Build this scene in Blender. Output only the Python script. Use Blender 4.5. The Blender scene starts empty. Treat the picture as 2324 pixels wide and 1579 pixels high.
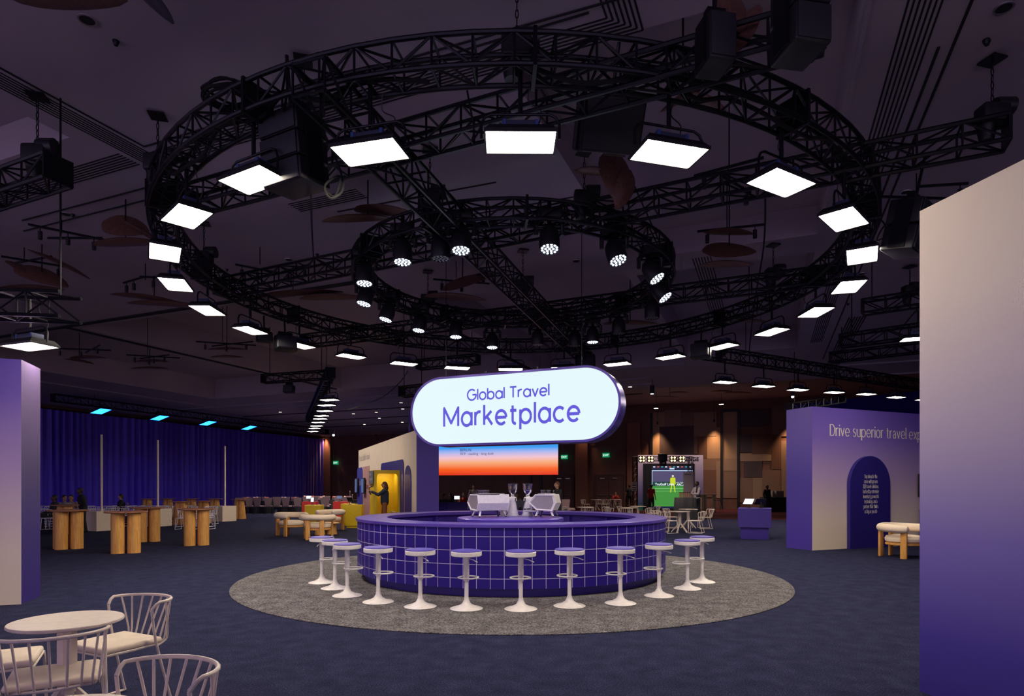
import bpy, bmesh, math, random
from mathutils import Vector, Matrix, Euler
R = math.radians; PI = math.pi; TAU = 2*math.pi
random.seed(7)
S = bpy.context.scene
COL = S.collection
# ------------------------------------------------------------------ camera, world, exposure
FPX, CX, HY, EYE = 1410.0, 1162.0, 1107.0, 1.55
cd = bpy.data.cameras.new('camera'); cam = bpy.data.objects.new('camera', cd); COL.objects.link(cam)
cam.location = (0, 0, EYE); cam.rotation_euler = (R(90), 0, 0)
cd.sensor_width = 36; cd.lens = FPX/2324*36; cd.shift_y = (HY-789.5)/2324; cd.clip_end = 200; cd.clip_start = .05
S.camera = cam
S.view_settings.view_transform = 'Standard'; S.view_settings.look = 'None'
S.view_settings.exposure = 0.78; S.view_settings.gamma = 1; S.view_settings.use_curve_mapping = False
W = bpy.data.worlds.new('world'); S.world = W; W.use_nodes = True
W.node_tree.nodes['Background'].inputs[0].default_value = (.40, .31, .52, 1)
W.node_tree.nodes['Background'].inputs[1].default_value = 1.0
PANEL_L, SPOT_W = 42.0, 52.0

def P(px, py, d): return Vector(((px-CX)*d/FPX, d, EYE+(HY-py)*d/FPX))      # photo point at a known distance
def G(px, py, z=0.0):                                                        # photo point on a level plane
    d = FPX*(EYE-z)/(py-HY); return Vector(((px-CX)*d/FPX, d, z))
RA = R(22.5); UA = Vector((math.cos(RA), -math.sin(RA), 0)); UB = Vector((math.sin(RA), math.cos(RA), 0))
def UV(u, v, z=0.0): return UA*u + UB*v + Vector((0, 0, z))
def uv_of(p): return p.x*UA.x+p.y*UA.y, p.x*UB.x+p.y*UB.y

# ------------------------------------------------------------------ materials
MATS = {}
def mat(name, col, rough=.5, metal=0, emit=None, es=0, var=.06, scale=20, alpha=None, coat=0, trans=0):
    if name in MATS: return MATS[name]
    m = bpy.data.materials.new(name); m.use_nodes = True; nt = m.node_tree; b = nt.nodes['Principled BSDF']
    b.inputs['Roughness'].default_value = rough; b.inputs['Metallic'].default_value = metal
    b.inputs['Coat Weight'].default_value = coat
    if trans: b.inputs['Transmission Weight'].default_value = trans
    if alpha is not None: b.inputs['Alpha'].default_value = alpha
    if emit:
        b.inputs['Base Color'].default_value = (*col, 1)
        b.inputs['Emission Color'].default_value = (*emit, 1); b.inputs['Emission Strength'].default_value = es
    else:
        tc = nt.nodes.new('ShaderNodeTexCoord'); n = nt.nodes.new('ShaderNodeTexNoise'); r = nt.nodes.new('ShaderNodeValToRGB')
        n.inputs['Scale'].default_value = scale; n.inputs['Detail'].default_value = 3
        nt.links.new(tc.outputs['Object'], n.inputs['Vector']); nt.links.new(n.outputs['Fac'], r.inputs['Fac'])
        r.color_ramp.elements[0].position = .3; r.color_ramp.elements[1].position = .7
        r.color_ramp.elements[0].color = (*[c*(1-var) for c in col], 1); r.color_ramp.elements[1].color = (*[min(1, c*(1+var)) for c in col], 1)
        nt.links.new(r.outputs['Color'], b.inputs['Base Color'])
    MATS[name] = m; return m
def s2l(r, g, b):
    f = lambda c: (c/255/12.92) if c/255 <= .04045 else ((c/255+.055)/1.055)**2.4
    return (f(r), f(g), f(b))
def grad_mat(name, stops, z0, z1, rough=.6, axis='Z', emit=0):
    m = bpy.data.materials.new(name); m.use_nodes = True; nt = m.node_tree; b = nt.nodes['Principled BSDF']
    b.inputs['Roughness'].default_value = rough
    tc = nt.nodes.new('ShaderNodeTexCoord'); sx = nt.nodes.new('ShaderNodeSeparateXYZ'); mr = nt.nodes.new('ShaderNodeMapRange'); r = nt.nodes.new('ShaderNodeValToRGB')
    nt.links.new(tc.outputs['Object'], sx.inputs[0]); nt.links.new(sx.outputs[axis], mr.inputs['Value'])
    mr.inputs['From Min'].default_value = z0; mr.inputs['From Max'].default_value = z1
    nt.links.new(mr.outputs[0], r.inputs['Fac'])
    el = r.color_ramp.elements
    el[0].position, el[0].color = stops[0][0], (*stops[0][1], 1); el[1].position, el[1].color = stops[-1][0], (*stops[-1][1], 1)
    for p, c in stops[1:-1]:
        e = el.new(p); e.color = (*c, 1)
    if emit:
        b.inputs['Base Color'].default_value = (.02, .02, .02, 1); nt.links.new(r.outputs['Color'], b.inputs['Emission Color']); b.inputs['Emission Strength'].default_value = emit
    else: nt.links.new(r.outputs['Color'], b.inputs['Base Color'])
    return m
def carpet_mat(name, c0, c1, c2, s=60, streak=(1, 1, 1), bump=.4):
    m = bpy.data.materials.new(name); m.use_nodes = True; nt = m.node_tree; b = nt.nodes['Principled BSDF']
    b.inputs['Roughness'].default_value = 1; b.inputs['Specular IOR Level'].default_value = .1
    tc = nt.nodes.new('ShaderNodeTexCoord'); mp = nt.nodes.new('ShaderNodeMapping'); mp.inputs['Scale'].default_value = streak
    n = nt.nodes.new('ShaderNodeTexNoise'); n.inputs['Scale'].default_value = s; n.inputs['Detail'].default_value = 5; n.inputs['Roughness'].default_value = .75
    n2 = nt.nodes.new('ShaderNodeTexNoise'); n2.inputs['Scale'].default_value = 5; n2.inputs['Detail'].default_value = 6
    mx = nt.nodes.new('ShaderNodeMath'); mx.operation = 'MULTIPLY_ADD'; mx.inputs[1].default_value = .22
    r = nt.nodes.new('ShaderNodeValToRGB'); L = nt.links.new
    L(tc.outputs['Object'], mp.inputs[0]); L(mp.outputs[0], n.inputs['Vector']); L(mp.outputs[0], n2.inputs['Vector'])
    sb = nt.nodes.new('ShaderNodeMath'); sb.operation = 'SUBTRACT'; sb.inputs[1].default_value = .5
    L(n2.outputs['Fac'], sb.inputs[0]); L(sb.outputs[0], mx.inputs[0]); L(n.outputs['Fac'], mx.inputs[2]); L(mx.outputs[0], r.inputs['Fac'])
    el = r.color_ramp.elements; el[0].position = .36; el[1].position = .66; el[0].color = (*c0, 1); el[1].color = (*c2, 1)
    e = el.new(.5); e.color = (*c1, 1)
    L(r.outputs['Color'], b.inputs['Base Color'])
    bp = nt.nodes.new('ShaderNodeBump'); bp.inputs['Strength'].default_value = bump; bp.inputs['Distance'].default_value = .01
    L(n.outputs['Fac'], bp.inputs['Height']); L(bp.outputs[0], b.inputs['Normal'])
    return m
def wood_mat(name, c0, c1, sc=(9, 9, .8), rough=.45):
    m = bpy.data.materials.new(name); m.use_nodes = True; nt = m.node_tree; b = nt.nodes['Principled BSDF']; b.inputs['Roughness'].default_value = rough
    tc = nt.nodes.new('ShaderNodeTexCoord'); mp = nt.nodes.new('ShaderNodeMapping'); mp.inputs['Scale'].default_value = sc
    n = nt.nodes.new('ShaderNodeTexNoise'); n.inputs['Scale'].default_value = 4; n.inputs['Detail'].default_value = 6; n.inputs['Distortion'].default_value = .6
    r = nt.nodes.new('ShaderNodeValToRGB'); r.color_ramp.elements[0].position = .35; r.color_ramp.elements[1].position = .65
    r.color_ramp.elements[0].color = (*c0, 1); r.color_ramp.elements[1].color = (*c1, 1)
    nt.links.new(tc.outputs['Object'], mp.inputs[0]); nt.links.new(mp.outputs[0], n.inputs['Vector']); nt.links.new(n.outputs['Fac'], r.inputs['Fac']); nt.links.new(r.outputs['Color'], b.inputs['Base Color'])
    return m
BLACK = mat('black_metal', (.012, .012, .018), .38, .6)
CABLE = mat('cable_rubber', (.004, .004, .005), .95)
BLACKP = mat('black_plastic', (.010, .010, .014), .45)
CHAIN = mat('dark_chain', (.02, .02, .025), .4, .8)
WHITE = mat('white_enamel', (.80, .76, .74), .32)
CREAM = mat('cream_enamel', (.74, .63, .56), .4)
CUSH = mat('cream_cushion', (.80, .68, .56), .8, var=.1, scale=8)
BOUCLE = mat('cream_boucle', (.86, .71, .56), .95, var=.14, scale=90)
INDIGO = mat('indigo_laminate', (.045, .020, .27), .4)
INDIGO_T = mat('indigo_countertop', (.085, .045, .36), .3)
INDIGO_D = mat('indigo_fabric', (.055, .030, .27), .7)
NAVYP = mat('navy_panel', (.022, .014, .20), .5)
PURPLE = mat('purple_vinyl', (.08, .05, .42), .5)
BEIGE = mat('beige_fabric', (.84, .71, .57), .7, var=.03, scale=2)
OAK = wood_mat('oak_veneer', (.58, .27, .06), (.78, .40, .11))
OAK_H = wood_mat('oak_tabletop', (.30, .12, .06), (.42, .18, .08), (1.5, 9, 9))
YELLOW = mat('yellow_laminate', (.85, .60, .015), .45)
RED = mat('red_laminate', (.85, .05, .035), .45)
GREY = mat('grey_metal', (.30, .30, .33), .4, .6)
SILVER = mat('brushed_silver', (.55, .53, .55), .3, .9)
GLASS = mat('clear_glass', (.9, .9, .95), .05, trans=1, var=0)
SKIN = mat('skin', (.42, .22, .14), .55); SKIN_D = mat('dark_skin', (.08, .04, .025), .5)
HAIR = mat('dark_hair', (.02, .012, .008), .6); HAIR_B = mat('brown_hair', (.09, .035, .015), .6)
def glow(name, c, s): return mat(name, (.02, .02, .02), .5, emit=c, es=s if s > 1.5 else s*.745)     # screens keep their level under the exposure
PANEL = glow('warm_panel_glow', (1, .87, .70), PANEL_L); PANEL_B = glow('blue_panel_glow', (.006, .075, 1), 9)
LED = glow('cool_led_glow', (.72, .80, 1), 2.2); SIGN_G = glow('sign_face_glow', (.80, .97, 1), .74)
LETTER = glow('letter_violet_glow', s2l(88, 78, 214), .78)
SCREENB = glow('screen_blue_glow', s2l(95, 115, 170), .5); SCREENW = glow('screen_white_glow', (.85, .9, 1), .9)
BULB = glow('amber_bulb_glow', (1, .62, .18), 5); DOWN = glow('downlight_glow', (1, .8, .55), 5)

# ------------------------------------------------------------------ mesh builder
class MB:
    def __init__(s): s.v = []; s.f = []; s.m = []; s.cur = 0
    def add(s, vs, fs):
        o = len(s.v); s.v += [tuple(v) for v in vs]; s.f += [[i+o for i in f] for f in fs]; s.m += [s.cur]*len(fs); return s
    def box(s, c, d, rz=0, M=None):
        x, y, z = d[0]/2, d[1]/2, d[2]/2
        M = M or Matrix.Rotation(rz, 4, 'Z')
        vs = [M @ Vector((i*x, j*y, k*z)) + Vector(c) for i in (-1, 1) for j in (-1, 1) for k in (-1, 1)]
        return s.add(vs, [(0, 1, 3, 2), (4, 6, 7, 5), (0, 4, 5, 1), (2, 3, 7, 6), (0, 2, 6, 4), (1, 5, 7, 3)])
    def rbox(s, c, d, r=.02, n=3, rz=0, M=None):                 # box with all edges rounded
        bm = bmesh.new(); bmesh.ops.create_cube(bm, size=1)
        for v in bm.verts: v.co = Vector((v.co.x*d[0], v.co.y*d[1], v.co.z*d[2]))
        bmesh.ops.bevel(bm, geom=bm.edges[:], offset=min(r, min(d)*.49), segments=n, profile=.5, affect='EDGES')
        M = M or Matrix.Rotation(rz, 4, 'Z'); bm.verts.index_update()
        s.add([M @ v.co + Vector(c) for v in bm.verts], [[v.index for v in f.verts] for f in bm.faces]); bm.free(); return s
    def tube(s, path, r, n=8, closed=False, caps=True):
        path = [Vector(p) for p in path]; N = len(path); rs = r if isinstance(r, (list, tuple)) else [r]*N
        vs = []; up = None
        for i, p in enumerate(path):
            a = path[(i-1) % N] if (closed or i) else p; b = path[(i+1) % N] if (closed or i < N-1) else p
            t = (b-a).normalized() if (b-a).length > 1e-9 else Vector((0, 0, 1))
            if up is None: up = Vector((0, 0, 1)) if abs(t.z) < .9 else Vector((1, 0, 0))
            x = t.cross(up)
            if x.length < 1e-4: x = t.orthogonal()
            x.normalize(); y = x.cross(t).normalized(); up = y
            vs += [p + (x*math.cos(TAU*k/n) + y*math.sin(TAU*k/n))*rs[i] for k in range(n)]
        fs = [[i*n+k, i*n+(k+1) % n, ((i+1) % N)*n+(k+1) % n, ((i+1) % N)*n+k] for i in range(N if closed else N-1) for k in range(n)]
        if caps and not closed: fs += [list(range(n))[::-1], [(N-1)*n+k for k in range(n)]]
        return s.add(vs, fs)
    def lathe(s, prof, n=32, c=(0, 0, 0), M=None, a0=0, a1=TAU, sy=1):   # prof: list of (radius, z)
        full = abs(a1-a0-TAU) < 1e-6; K = n if full else n+1; vs = []
        for r, z in prof:
            for k in range(K):
                a = a0+(a1-a0)*k/n; v = Vector((r*math.cos(a), r*math.sin(a)*sy, z))
                vs.append((M @ v if M else v)+Vector(c))
        fs = []
        for i in range(len(prof)-1):
            for k in range(n):
                q = [i*K+k, i*K+(k+1) % K, (i+1)*K+(k+1) % K, (i+1)*K+k]
                if prof[i][0] < 1e-6: q = q[1:] if False else [q[0], q[2], q[3]]
                elif prof[i+1][0] < 1e-6: q = q[:3]
                fs.append(q)
        return s.add(vs, fs)
    def cyl(s, c, r, h, n=24, r2=None):
        return s.lathe([(0, 0), (r, 0), (r if r2 is None else r2, h), (0, h)], n, c)
    def prism(s, pts, th, M=None):                               # outline in XZ, thickness along +Y
        n = len(pts); M = M or Matrix.Identity(4)
        vs = [M @ Vector((x, 0, z)) for x, z in pts]+[M @ Vector((x, th, z)) for x, z in pts]
        return s.add(vs, [list(range(n)), list(range(n, 2*n))[::-1]]+[[i, i+n, (i+1) % n+n, (i+1) % n] for i in range(n)])
    def sph(s, c, r, n=16, sc=(1, 1, 1), M=None):
        pr = [(r*math.sin(PI*i/(n//2)), -r*math.cos(PI*i/(n//2))) for i in range(n//2+1)]
        pr[0] = (0, -r); pr[-1] = (0, r)
        K = Matrix.Diagonal((*sc, 1)); return s.lathe(pr, n, c, (M @ K) if M else K)
    def build(s, name, m, parent=None, smooth=None, loc=None):
        me = bpy.data.meshes.new(name); me.from_pydata(s.v, [], s.f)
        for mm in (m if isinstance(m, (list, tuple)) else [m]): me.materials.append(mm)
        if isinstance(m, (list, tuple)): me.polygons.foreach_set('material_index', s.m)
        me.update(); bm = bmesh.new(); bm.from_mesh(me); bmesh.ops.recalc_face_normals(bm, faces=bm.faces); bm.to_mesh(me); bm.free()
        if smooth != 0:
            me.polygons.foreach_set('use_smooth', [True]*len(me.polygons))
            try: me.set_sharp_from_angle(angle=R(smooth or 35))
            except Exception: pass
        o = bpy.data.objects.new(name, me); COL.objects.link(o)
        if parent: o.parent = parent
        if loc is not None: o.location = loc
        return o
def tag(o, label=None, cat=None, group=None, kind=None):
    for k, v in (('label', label), ('category', cat), ('group', group), ('kind', kind)):
        if v: o[k] = v
    return o
def thing(name, label, cat, loc=(0, 0, 0), rz=0, group=None):
    o = bpy.data.objects.new(name, None); COL.objects.link(o); o.location = loc; o.rotation_euler = (0, 0, rz); o.empty_display_size = .1
    return tag(o, label, cat, group)
KIDS = {}
def kids(o): return [c for c in bpy.data.objects if c.parent == o]
def copy_tree(o, parent=None):
    if o.name not in KIDS: KIDS[o.name] = kids(o)
    c = o.copy(); COL.objects.link(c)
    if parent: c.parent = parent
    for ch in KIDS[o.name]: copy_tree(ch, c)
    return c
class Repeat:                                                   # first use moves the prototype, later uses copy it
    def __init__(s, proto): s.p = proto; s.used = False
    def put(s, loc, rz, label, group=None, sc=None):
        o = s.p if not s.used else copy_tree(s.p); s.used = True
        o.location = loc; o.rotation_euler = (0, 0, rz); tag(o, label, None, group)
        if sc: o.scale = (sc, sc, sc)
        return o
def struct(o): return tag(o, kind='structure')
def arc(cx, cy, rx, ry, a0, a1, n=12): return [(cx+rx*math.cos(R(a0+(a1-a0)*i/n)), cy+ry*math.sin(R(a0+(a1-a0)*i/n))) for i in range(n+1)]
def catmull(pts, k=5, closed=False):
    pts = [Vector(p) for p in pts]; out = []; N = len(pts)
    for i in range(N if closed else N-1):
        g = lambda j: pts[j % N] if closed else pts[max(0, min(N-1, j))]
        a, b, c, d = g(i-1), g(i), g(i+1), g(i+2)
        for j in range(k):
            t = j/k; out.append(.5*((2*b)+(c-a)*t+(2*a-5*b+4*c-d)*t*t+(3*b-a-3*c+d)*t**3))
    if not closed: out.append(pts[-1])
    return out

# ------------------------------------------------------------------ lettering drawn with strokes
def O(cx=.25, cy=.25, r=.25, a0=0, a1=360, ry=None): return arc(cx, cy, r, ry or r, a0, a1, 20)
GL = {
 'a': (.5, [O(), [(.5, 0), (.5, .5)]]), 'b': (.5, [O(), [(0, 0), (0, .74)]]), 'c': (.44, [O(a0=45, a1=315)]), 'd': (.5, [O(), [(.5, 0), (.5, .74)]]),
 'e': (.5, [[(0, .25), (.5, .25)], O(a0=0, a1=318)]), 'f': (.26, [[(.1, 0), (.1, .6)]+arc(.22, .6, .12, .13, 180, 80, 6), [(0, .47), (.25, .47)]]),
 'g': (.5, [O(), [(.5, .5), (.5, -.02)]+arc(.25, -.02, .25, .2, 0, -150, 10)]), 'h': (.42, [[(0, 0), (0, .74)], arc(.21, .28, .21, .22, 180, 0, 10)+[(.42, 0)]]),
 'i': (.0, [[(0, 0), (0, .5)], [(0, .62), (0, .71)]]), 'k': (.4, [[(0, 0), (0, .74)], [(.36, .5), (.02, .22)], [(.13, .31), (.4, 0)]]), 'l': (0, [[(0, 0), (0, .74)]]),
 'm': (.72, [[(0, 0), (0, .5)], arc(.18, .3, .18, .2, 180, 0, 8)+[(.36, 0)], arc(.54, .3, .18, .2, 180, 0, 8)+[(.72, 0)]]),
 'n': (.42, [[(0, 0), (0, .5)], arc(.21, .28, .21, .22, 180, 0, 10)+[(.42, 0)]]), 'o': (.5, [O()]), 'p': (.5, [O(), [(0, -.22), (0, .5)]]),
 'r': (.26, [[(0, 0), (0, .5)], arc(.2, .28, .2, .22, 180, 70, 6)]), 's': (.34, [arc(.17, .37, .15, .13, 50, 200, 8)+arc(.17, .125, .17, .125, 70, -150, 9)]),
 't': (.3, [[(.12, .66), (.12, .12)]+arc(.24, .12, .12, .12, 180, 285, 6), [(0, .48), (.3, .48)]]), 'u': (.42, [[(0, .5)]+arc(.21, .22, .21, .22, 180, 360, 10)+[(.42, .5)], [(.42, .5), (.42, 0)]]),
 'v': (.42, [[(0, .5), (.21, 0), (.42, .5)]]), 'w': (.66, [[(0, .5), (.17, 0), (.33, .48), (.5, 0), (.66, .5)]]), 'x': (.4, [[(0, .5), (.4, 0)], [(.4, .5), (0, 0)]]),
 'y': (.42, [[(0, .5), (.21, 0)], [(.42, .5), (.13, -.2), (.02, -.2)]]), ',': (.05, [[(.04, .04), (0, -.1)]]), '.': (0, [[(0, 0), (0, .07)]]),
 'G': (.68, [arc(.35, .36, .35, .36, 48, 345, 22)+[(.7, .36), (.4, .36)]]), 'T': (.5, [[(0, .7), (.5, .7)], [(.25, 0), (.25, .7)]]),
 'M': (.74, [[(0, 0), (.0, .7), (.37, .12), (.74, .7), (.74, 0)]]), 'D': (.55, [[(0, 0), (0, .7)], [(0, .7)]+arc(.22, .35, .33, .35, 90, -90, 14)+[(0, 0)]]),
 'S': (.44, [arc(.22, .53, .19, .17, 35, 220, 9)+arc(.22, .18, .22, .18, 60, -155, 10)]), 'B': (.42, [[(0, 0), (0, .7)], [(0, .7)]+arc(.2, .53, .18, .17, 90, -90, 8)+[(0, .36)], [(.18, .36)]+arc(.2, .18, .22, .18, 90, -90, 8)+[(0, 0)]]),
 '2': (.42, [arc(.21, .5, .2, .2, 165, -30, 10)+[(0, .0), (.42, 0)]]), 'P': (.42, [[(0, 0), (0, .7)], [(0, .7)]+arc(.22, .52, .2, .18, 90, -90, 8)+[(0, .34)]]),
}
SER_A = (.36, [arc(.17, .34, .14, .16, 160, 0, 7)+[(.31, 0)], arc(.15, .14, .15, .14, 70, 290, 9)+[(.31, .1)], [(.31, .27), (.15, .28)]])
SER = {'a': SER_A, 'b': (.5, [O(a0=-140, a1=140), [(0, 0), (0, .74)]]), 'p': (.5, [O(a0=-140, a1=140), [(0, -.22), (0, .5)]]), 'd': (.5, [O(a0=40, a1=320), [(.5, 0), (.5, .74)]]),
       'g': (.5, [O(a0=40, a1=320), [(.5, .5), (.5, -.02)]+arc(.25, -.02, .25, .2, 0, -150, 10)]), 'u': (.42, [[(0, .5)]+arc(.21, .22, .21, .22, 180, 300, 10), [(.42, .5), (.42, 0)]])}
def glyph_strokes(text, gap=.15, space=.3, serif=False):
    x = 0; out = []
    for ch in text:
        if ch == ' ': x += space; continue
        w, st = SER[ch] if (serif and ch in SER) else GL[ch]
        for s in st: out.append([(px+x, py) for px, py in s])
        x += w+gap
    return out, x-gap
def lettering(name, text, size, m, M, serif=False, wt=.085, xs=1.0, gap=.15, align='L', width=None, parent=None, depth=.004):
    st, w = glyph_strokes(text, gap, .3, serif)
    if width: xs = width/(w*size)
    x0 = {'L': 0, 'C': -w/2, 'R': -w}[align]
    mb = MB(); z = 0
    def quad(a, b, wa, wb=None):
        nonlocal z
        dx, dy = b[0]-a[0], b[1]-a[1]; L = math.hypot(dx, dy)
        if L < 1e-6: return
        nx, ny = -dy/L, dx/L; wb = wb or wa
        pts = [(a[0]+nx*wa/2, a[1]+ny*wa/2), (a[0]-nx*wa/2, a[1]-ny*wa/2), (b[0]-nx*wb/2, b[1]-ny*wb/2), (b[0]+nx*wb/2, b[1]+ny*wb/2)]
        mb.add([M @ Vector(((px+x0)*size*xs, -depth-z, py*size)) for px, py in pts], [(0, 1, 2, 3)]); z = (z+1e-5) % 2e-4
    for s in st:
        def wd(i):
            a = s[max(0, i-1)]; b = s[min(len(s)-1, i+1)]; dx, dy = abs(b[0]-a[0]), abs(b[1]-a[1]); t = dy/(dx+dy+1e-9)
            return wt if not serif else wt*(.3+.8*t)
        for i in range(len(s)-1):
            if len(s) == 2 or not serif or len(s) < 6: w1 = w2 = (wt if not serif else (lambda dx, dy: wt*(.3+.8*dy/(dx+dy+1e-9)))(abs(s[i+1][0]-s[i][0]), abs(s[i+1][1]-s[i][1])))
            else: w1, w2 = wd(i), wd(i+1)
            quad(s[i], s[i+1], w1, w2)
            if i: mb.add([M @ Vector(((s[i][0]+x0+math.cos(TAU*k/8)*w1/2*.98)*size*xs, -depth-z, (s[i][1]+math.sin(TAU*k/8)*w1/2*.98)*size)) for k in range(8)], [list(range(8))]) if not serif else None
        if serif and len(s) <= 3:
            for (px, py) in (s[0], s[-1]):
                if min(abs(py-q) for q in (0, .5, .7, .74, -.22)) < .011 and abs(s[0][1]-s[-1][1]) > .3:
                    half = .09; quad((px-half, py+(.012 if py <= 0 else -.012)), (px+(half if py in (0, -.22) or py == .7 else .02), py+(.012 if py <= 0 else -.012)), .028)
    return mb.build(name, m, parent, 0)
def font_text(name, body, size, m, M, parent=None, align='LEFT', xs=1.0, bold=0):
    cu = bpy.data.curves.new(name, 'FONT'); cu.body = body; cu.size = size; cu.align_x = align; cu.offset = bold
    o = bpy.data.objects.new(name, cu); COL.objects.link(o)
    bpy.context.view_layer.update(); dg = bpy.context.evaluated_depsgraph_get(); me = bpy.data.meshes.new_from_object(o.evaluated_get(dg))
    bpy.data.objects.remove(o); me.materials.clear(); me.materials.append(m)
    T = M @ Matrix.Rotation(R(90), 4, 'X') @ Matrix.Diagonal((xs, 1, 1, 1)) if True else M
    me.transform(T); o = bpy.data.objects.new(name, me); COL.objects.link(o)
    if parent: o.parent = parent
    return o
TR = Matrix.Translation
#==SECTIONS==
# ------------------------------------------------------------------ the hall: carpet, ceiling, walls
NAVYC = carpet_mat('navy_carpet', (.004, .005, .019), (.017, .019, .055), (.052, .056, .120), 80, (1, 1, 1), .5)
REDC = carpet_mat('red_patterned_carpet', (.03, .008, .012), (.07, .014, .02), (.12, .03, .03), 3, (.6, 4, 1), .1)
RUGC = carpet_mat('grey_rug_pile', (.03, .028, .031), (.125, .116, .124), (.34, .32, .335), 50, (1, 1, 1), .8)
CEILM = mat('painted_plaster', (.42, .345, .39), .9, var=.05, scale=.6)
SLOT = mat('slot_black', (.006, .006, .008), .8)
TRIMM = mat('ceiling_trim_paint', (.38, .33, .38), .7)
def slab(name, u0, u1, v0, v1, z0, z1, m):
    b = MB(); c = [UV(u0, v0), UV(u1, v0), UV(u1, v1), UV(u0, v1)]
    b.add([(*p.xy, z0) for p in c]+[(*p.xy, z1) for p in c], [(3, 2, 1, 0), (4, 5, 6, 7), (0, 1, 5, 4), (1, 2, 6, 5), (2, 3, 7, 6), (3, 0, 4, 7)])
    return struct(b.build(name, m, None, 0))
UW, VW, UE = -39.0, 47.6, 30.0            # room: curtain wall at u=UW, back wall at v=VW
slab('floor', UW-1, UE, -8, VW+1, -.2, 0, NAVYC)
slab('floor_red', -17, 26, 33, VW+.4, -.05, .004, REDC)
ZC, ZH = 6.4, 7.9
holes = [(-27.6, -19.9, 12.4, 24.8, 1.0), (-19.3, -8.9, 12.4, 24.8, 1.0), (-8.5, -3.0, 14, 24.8, 1.0), (-15.8, -8.95, -4, 5.6, .5), (-2.8, .86, 6.6, 13.2, .55),
         (-2.8, .86, 14.2, 23.6, .8), (-14, UE, 30.6, VW+.2, 1.5), (-27.6, -9.2, 6.9, 11.8, .0), (-1.2, .9, -3, 5.6, .0)]
us = sorted({UW-1, UE}|{h[0] for h in holes}|{h[1] for h in holes}); vs_ = sorted({-8, VW+1}|{h[2] for h in holes}|{h[3] for h in holes})
def ceil_h(u, v):
    for a, b, c, d, h in holes:
        if a < u < b and c < v < d: return ZC+h
    return ZC
mb = MB(); hh = {}
for i in range(len(us)-1):
    for j in range(len(vs_)-1):
        u0, u1, v0, v1 = us[i], us[i+1], vs_[j], vs_[j+1]; h = ceil_h((u0+u1)/2, (v0+v1)/2); hh[i, j] = h
        mb.add([UV(u0, v0, h), UV(u1, v0, h), UV(u1, v1, h), UV(u0, v1, h)], [(0, 1, 2, 3)])
        if i and abs(hh[i-1, j]-h) > .01: g = hh[i-1, j]; mb.add([UV(u0, v0, h), UV(u0, v1, h), UV(u0, v1, g), UV(u0, v0, g)], [(0, 1, 2, 3)])
        if j and abs(hh[i, j-1]-h) > .01: g = hh[i, j-1]; mb.add([UV(u0, v0, h), UV(u1, v0, h), UV(u1, v0, g), UV(u0, v0, g)], [(0, 1, 2, 3)])
mb.cur = 0
struct(mb.build('ceiling', CEILM, None, 0))
def strip(mb, a, b, w, h=.012, z=ZC, base=.0):                 # thin bar on the ceiling between two (u,v) points
    p, q = UV(*a, z-h/2-base), UV(*b, z-h/2-base); d = q-p; mb.box((p+q)/2, (d.length, w, h), math.atan2(d.y, d.x))
tn = [0]
def ceiling_lines(segs, w=.03, m=SLOT, h=.014, z=ZC):
    b = MB()
    for a, c in segs: strip(b, a, c, w, h, z)
    tn[0] += 1; return struct(b.build('trim_%d' % tn[0], m, None, 0))
def vent(label, runs, n=7, pitch=.052, w=.021):
    b = MB()
    for (a, c, off) in runs:
        for k in range(n):
            o = (off[0]*k*pitch, off[1]*k*pitch); e = (off[2]*k*pitch, off[3]*k*pitch) if len(off) > 2 else o
            strip(b, (a[0]+o[0], a[1]+o[1]), (c[0]+e[0], c[1]+e[1]), w, .005)
    return tag(b.build('slot_vent', SLOT, None, 0), label, 'air vent', 'linear slot vents in the ceiling')
vent('long black slot vent turning a corner on the left of the ceiling', [((-8.3, 1.5), (-8.3, 6.3), (-1, 0, -1, 1)), ((-8.3, 6.3), (-1.55, 6.3), (-1, 1, 1, 1)), ((-1.55, 6.3), (-1.55, 1.0), (1, 1, 1, 0))])
vent('long black slot vent running away beside the right side of the ring', [((1.28, 2.0), (1.28, 23), (1, 0))])
vent('short black slot vent at the far left edge of the ceiling', [((-12.6, 6.15), (-8.72, 6.15), (0, 1, 0, 1))])
vent('wide slot vent behind the black speaker cluster', [((-7.6, 8.35), (-6.2, 8.35), (0, 1))], 6, .06)
vent('black slot vent far along the right, below the trusses', [((2.1, 20), (2.1, 29.5), (1, 0))], 7, .07, .035)
vent('slot vent in the dark ceiling seen through the small ring', [((-1.5, 13.6), (-1.5, 18.4), (1, 0))], 7, .06)
ceiling_lines([((-8.2, 1), (-8.2, 6.15)), ((-8.2, 6.15), (-1.7, 6.15)), ((-1.0, 6.1), (-6.8, 5.95))], .02)
ceiling_lines([((1.72, 2), (1.72, 7.2)), ((1.86, 2), (1.86, 26)), ((1.72, 8.1), (1.72, 12)), ((3.7, 5), (3.7, 22)), ((3.85, 5), (3.85, 14)), ((4.6, 8), (4.6, 20)), ((4.8, 6), (4.8, 16)), ((5.6, 9), (5.6, 24)), ((5.85, 8), (5.85, 24))], .03)
ceiling_lines([((-3.1, 4.25), (-6.6, 2.6)), ((-3.1, 4.35), (-6.2, 2.9))], .02)
ceiling_lines([((-8.7, 7.0), (-12.5, 7.0)), ((-7.0, 8.9), (-4.0, 9.0)), ((-9.5, 7.3), (-13, 7.3)), ((-5, 9.9), (-3, 9.95)), ((-2.0, 9.0), (-2.0, 13.0))], .022)
ceiling_lines([((.9, 2.5), (.9, 6.0)), ((.92, 6.6), (.92, 12.5))], .05, TRIMM, .03)
ceiling_lines([((-1.25, 5.65), (-1.25, 2)), ((-1.25, 5.6), (.9, 5.6))], .05, TRIMM, .03)
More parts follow.
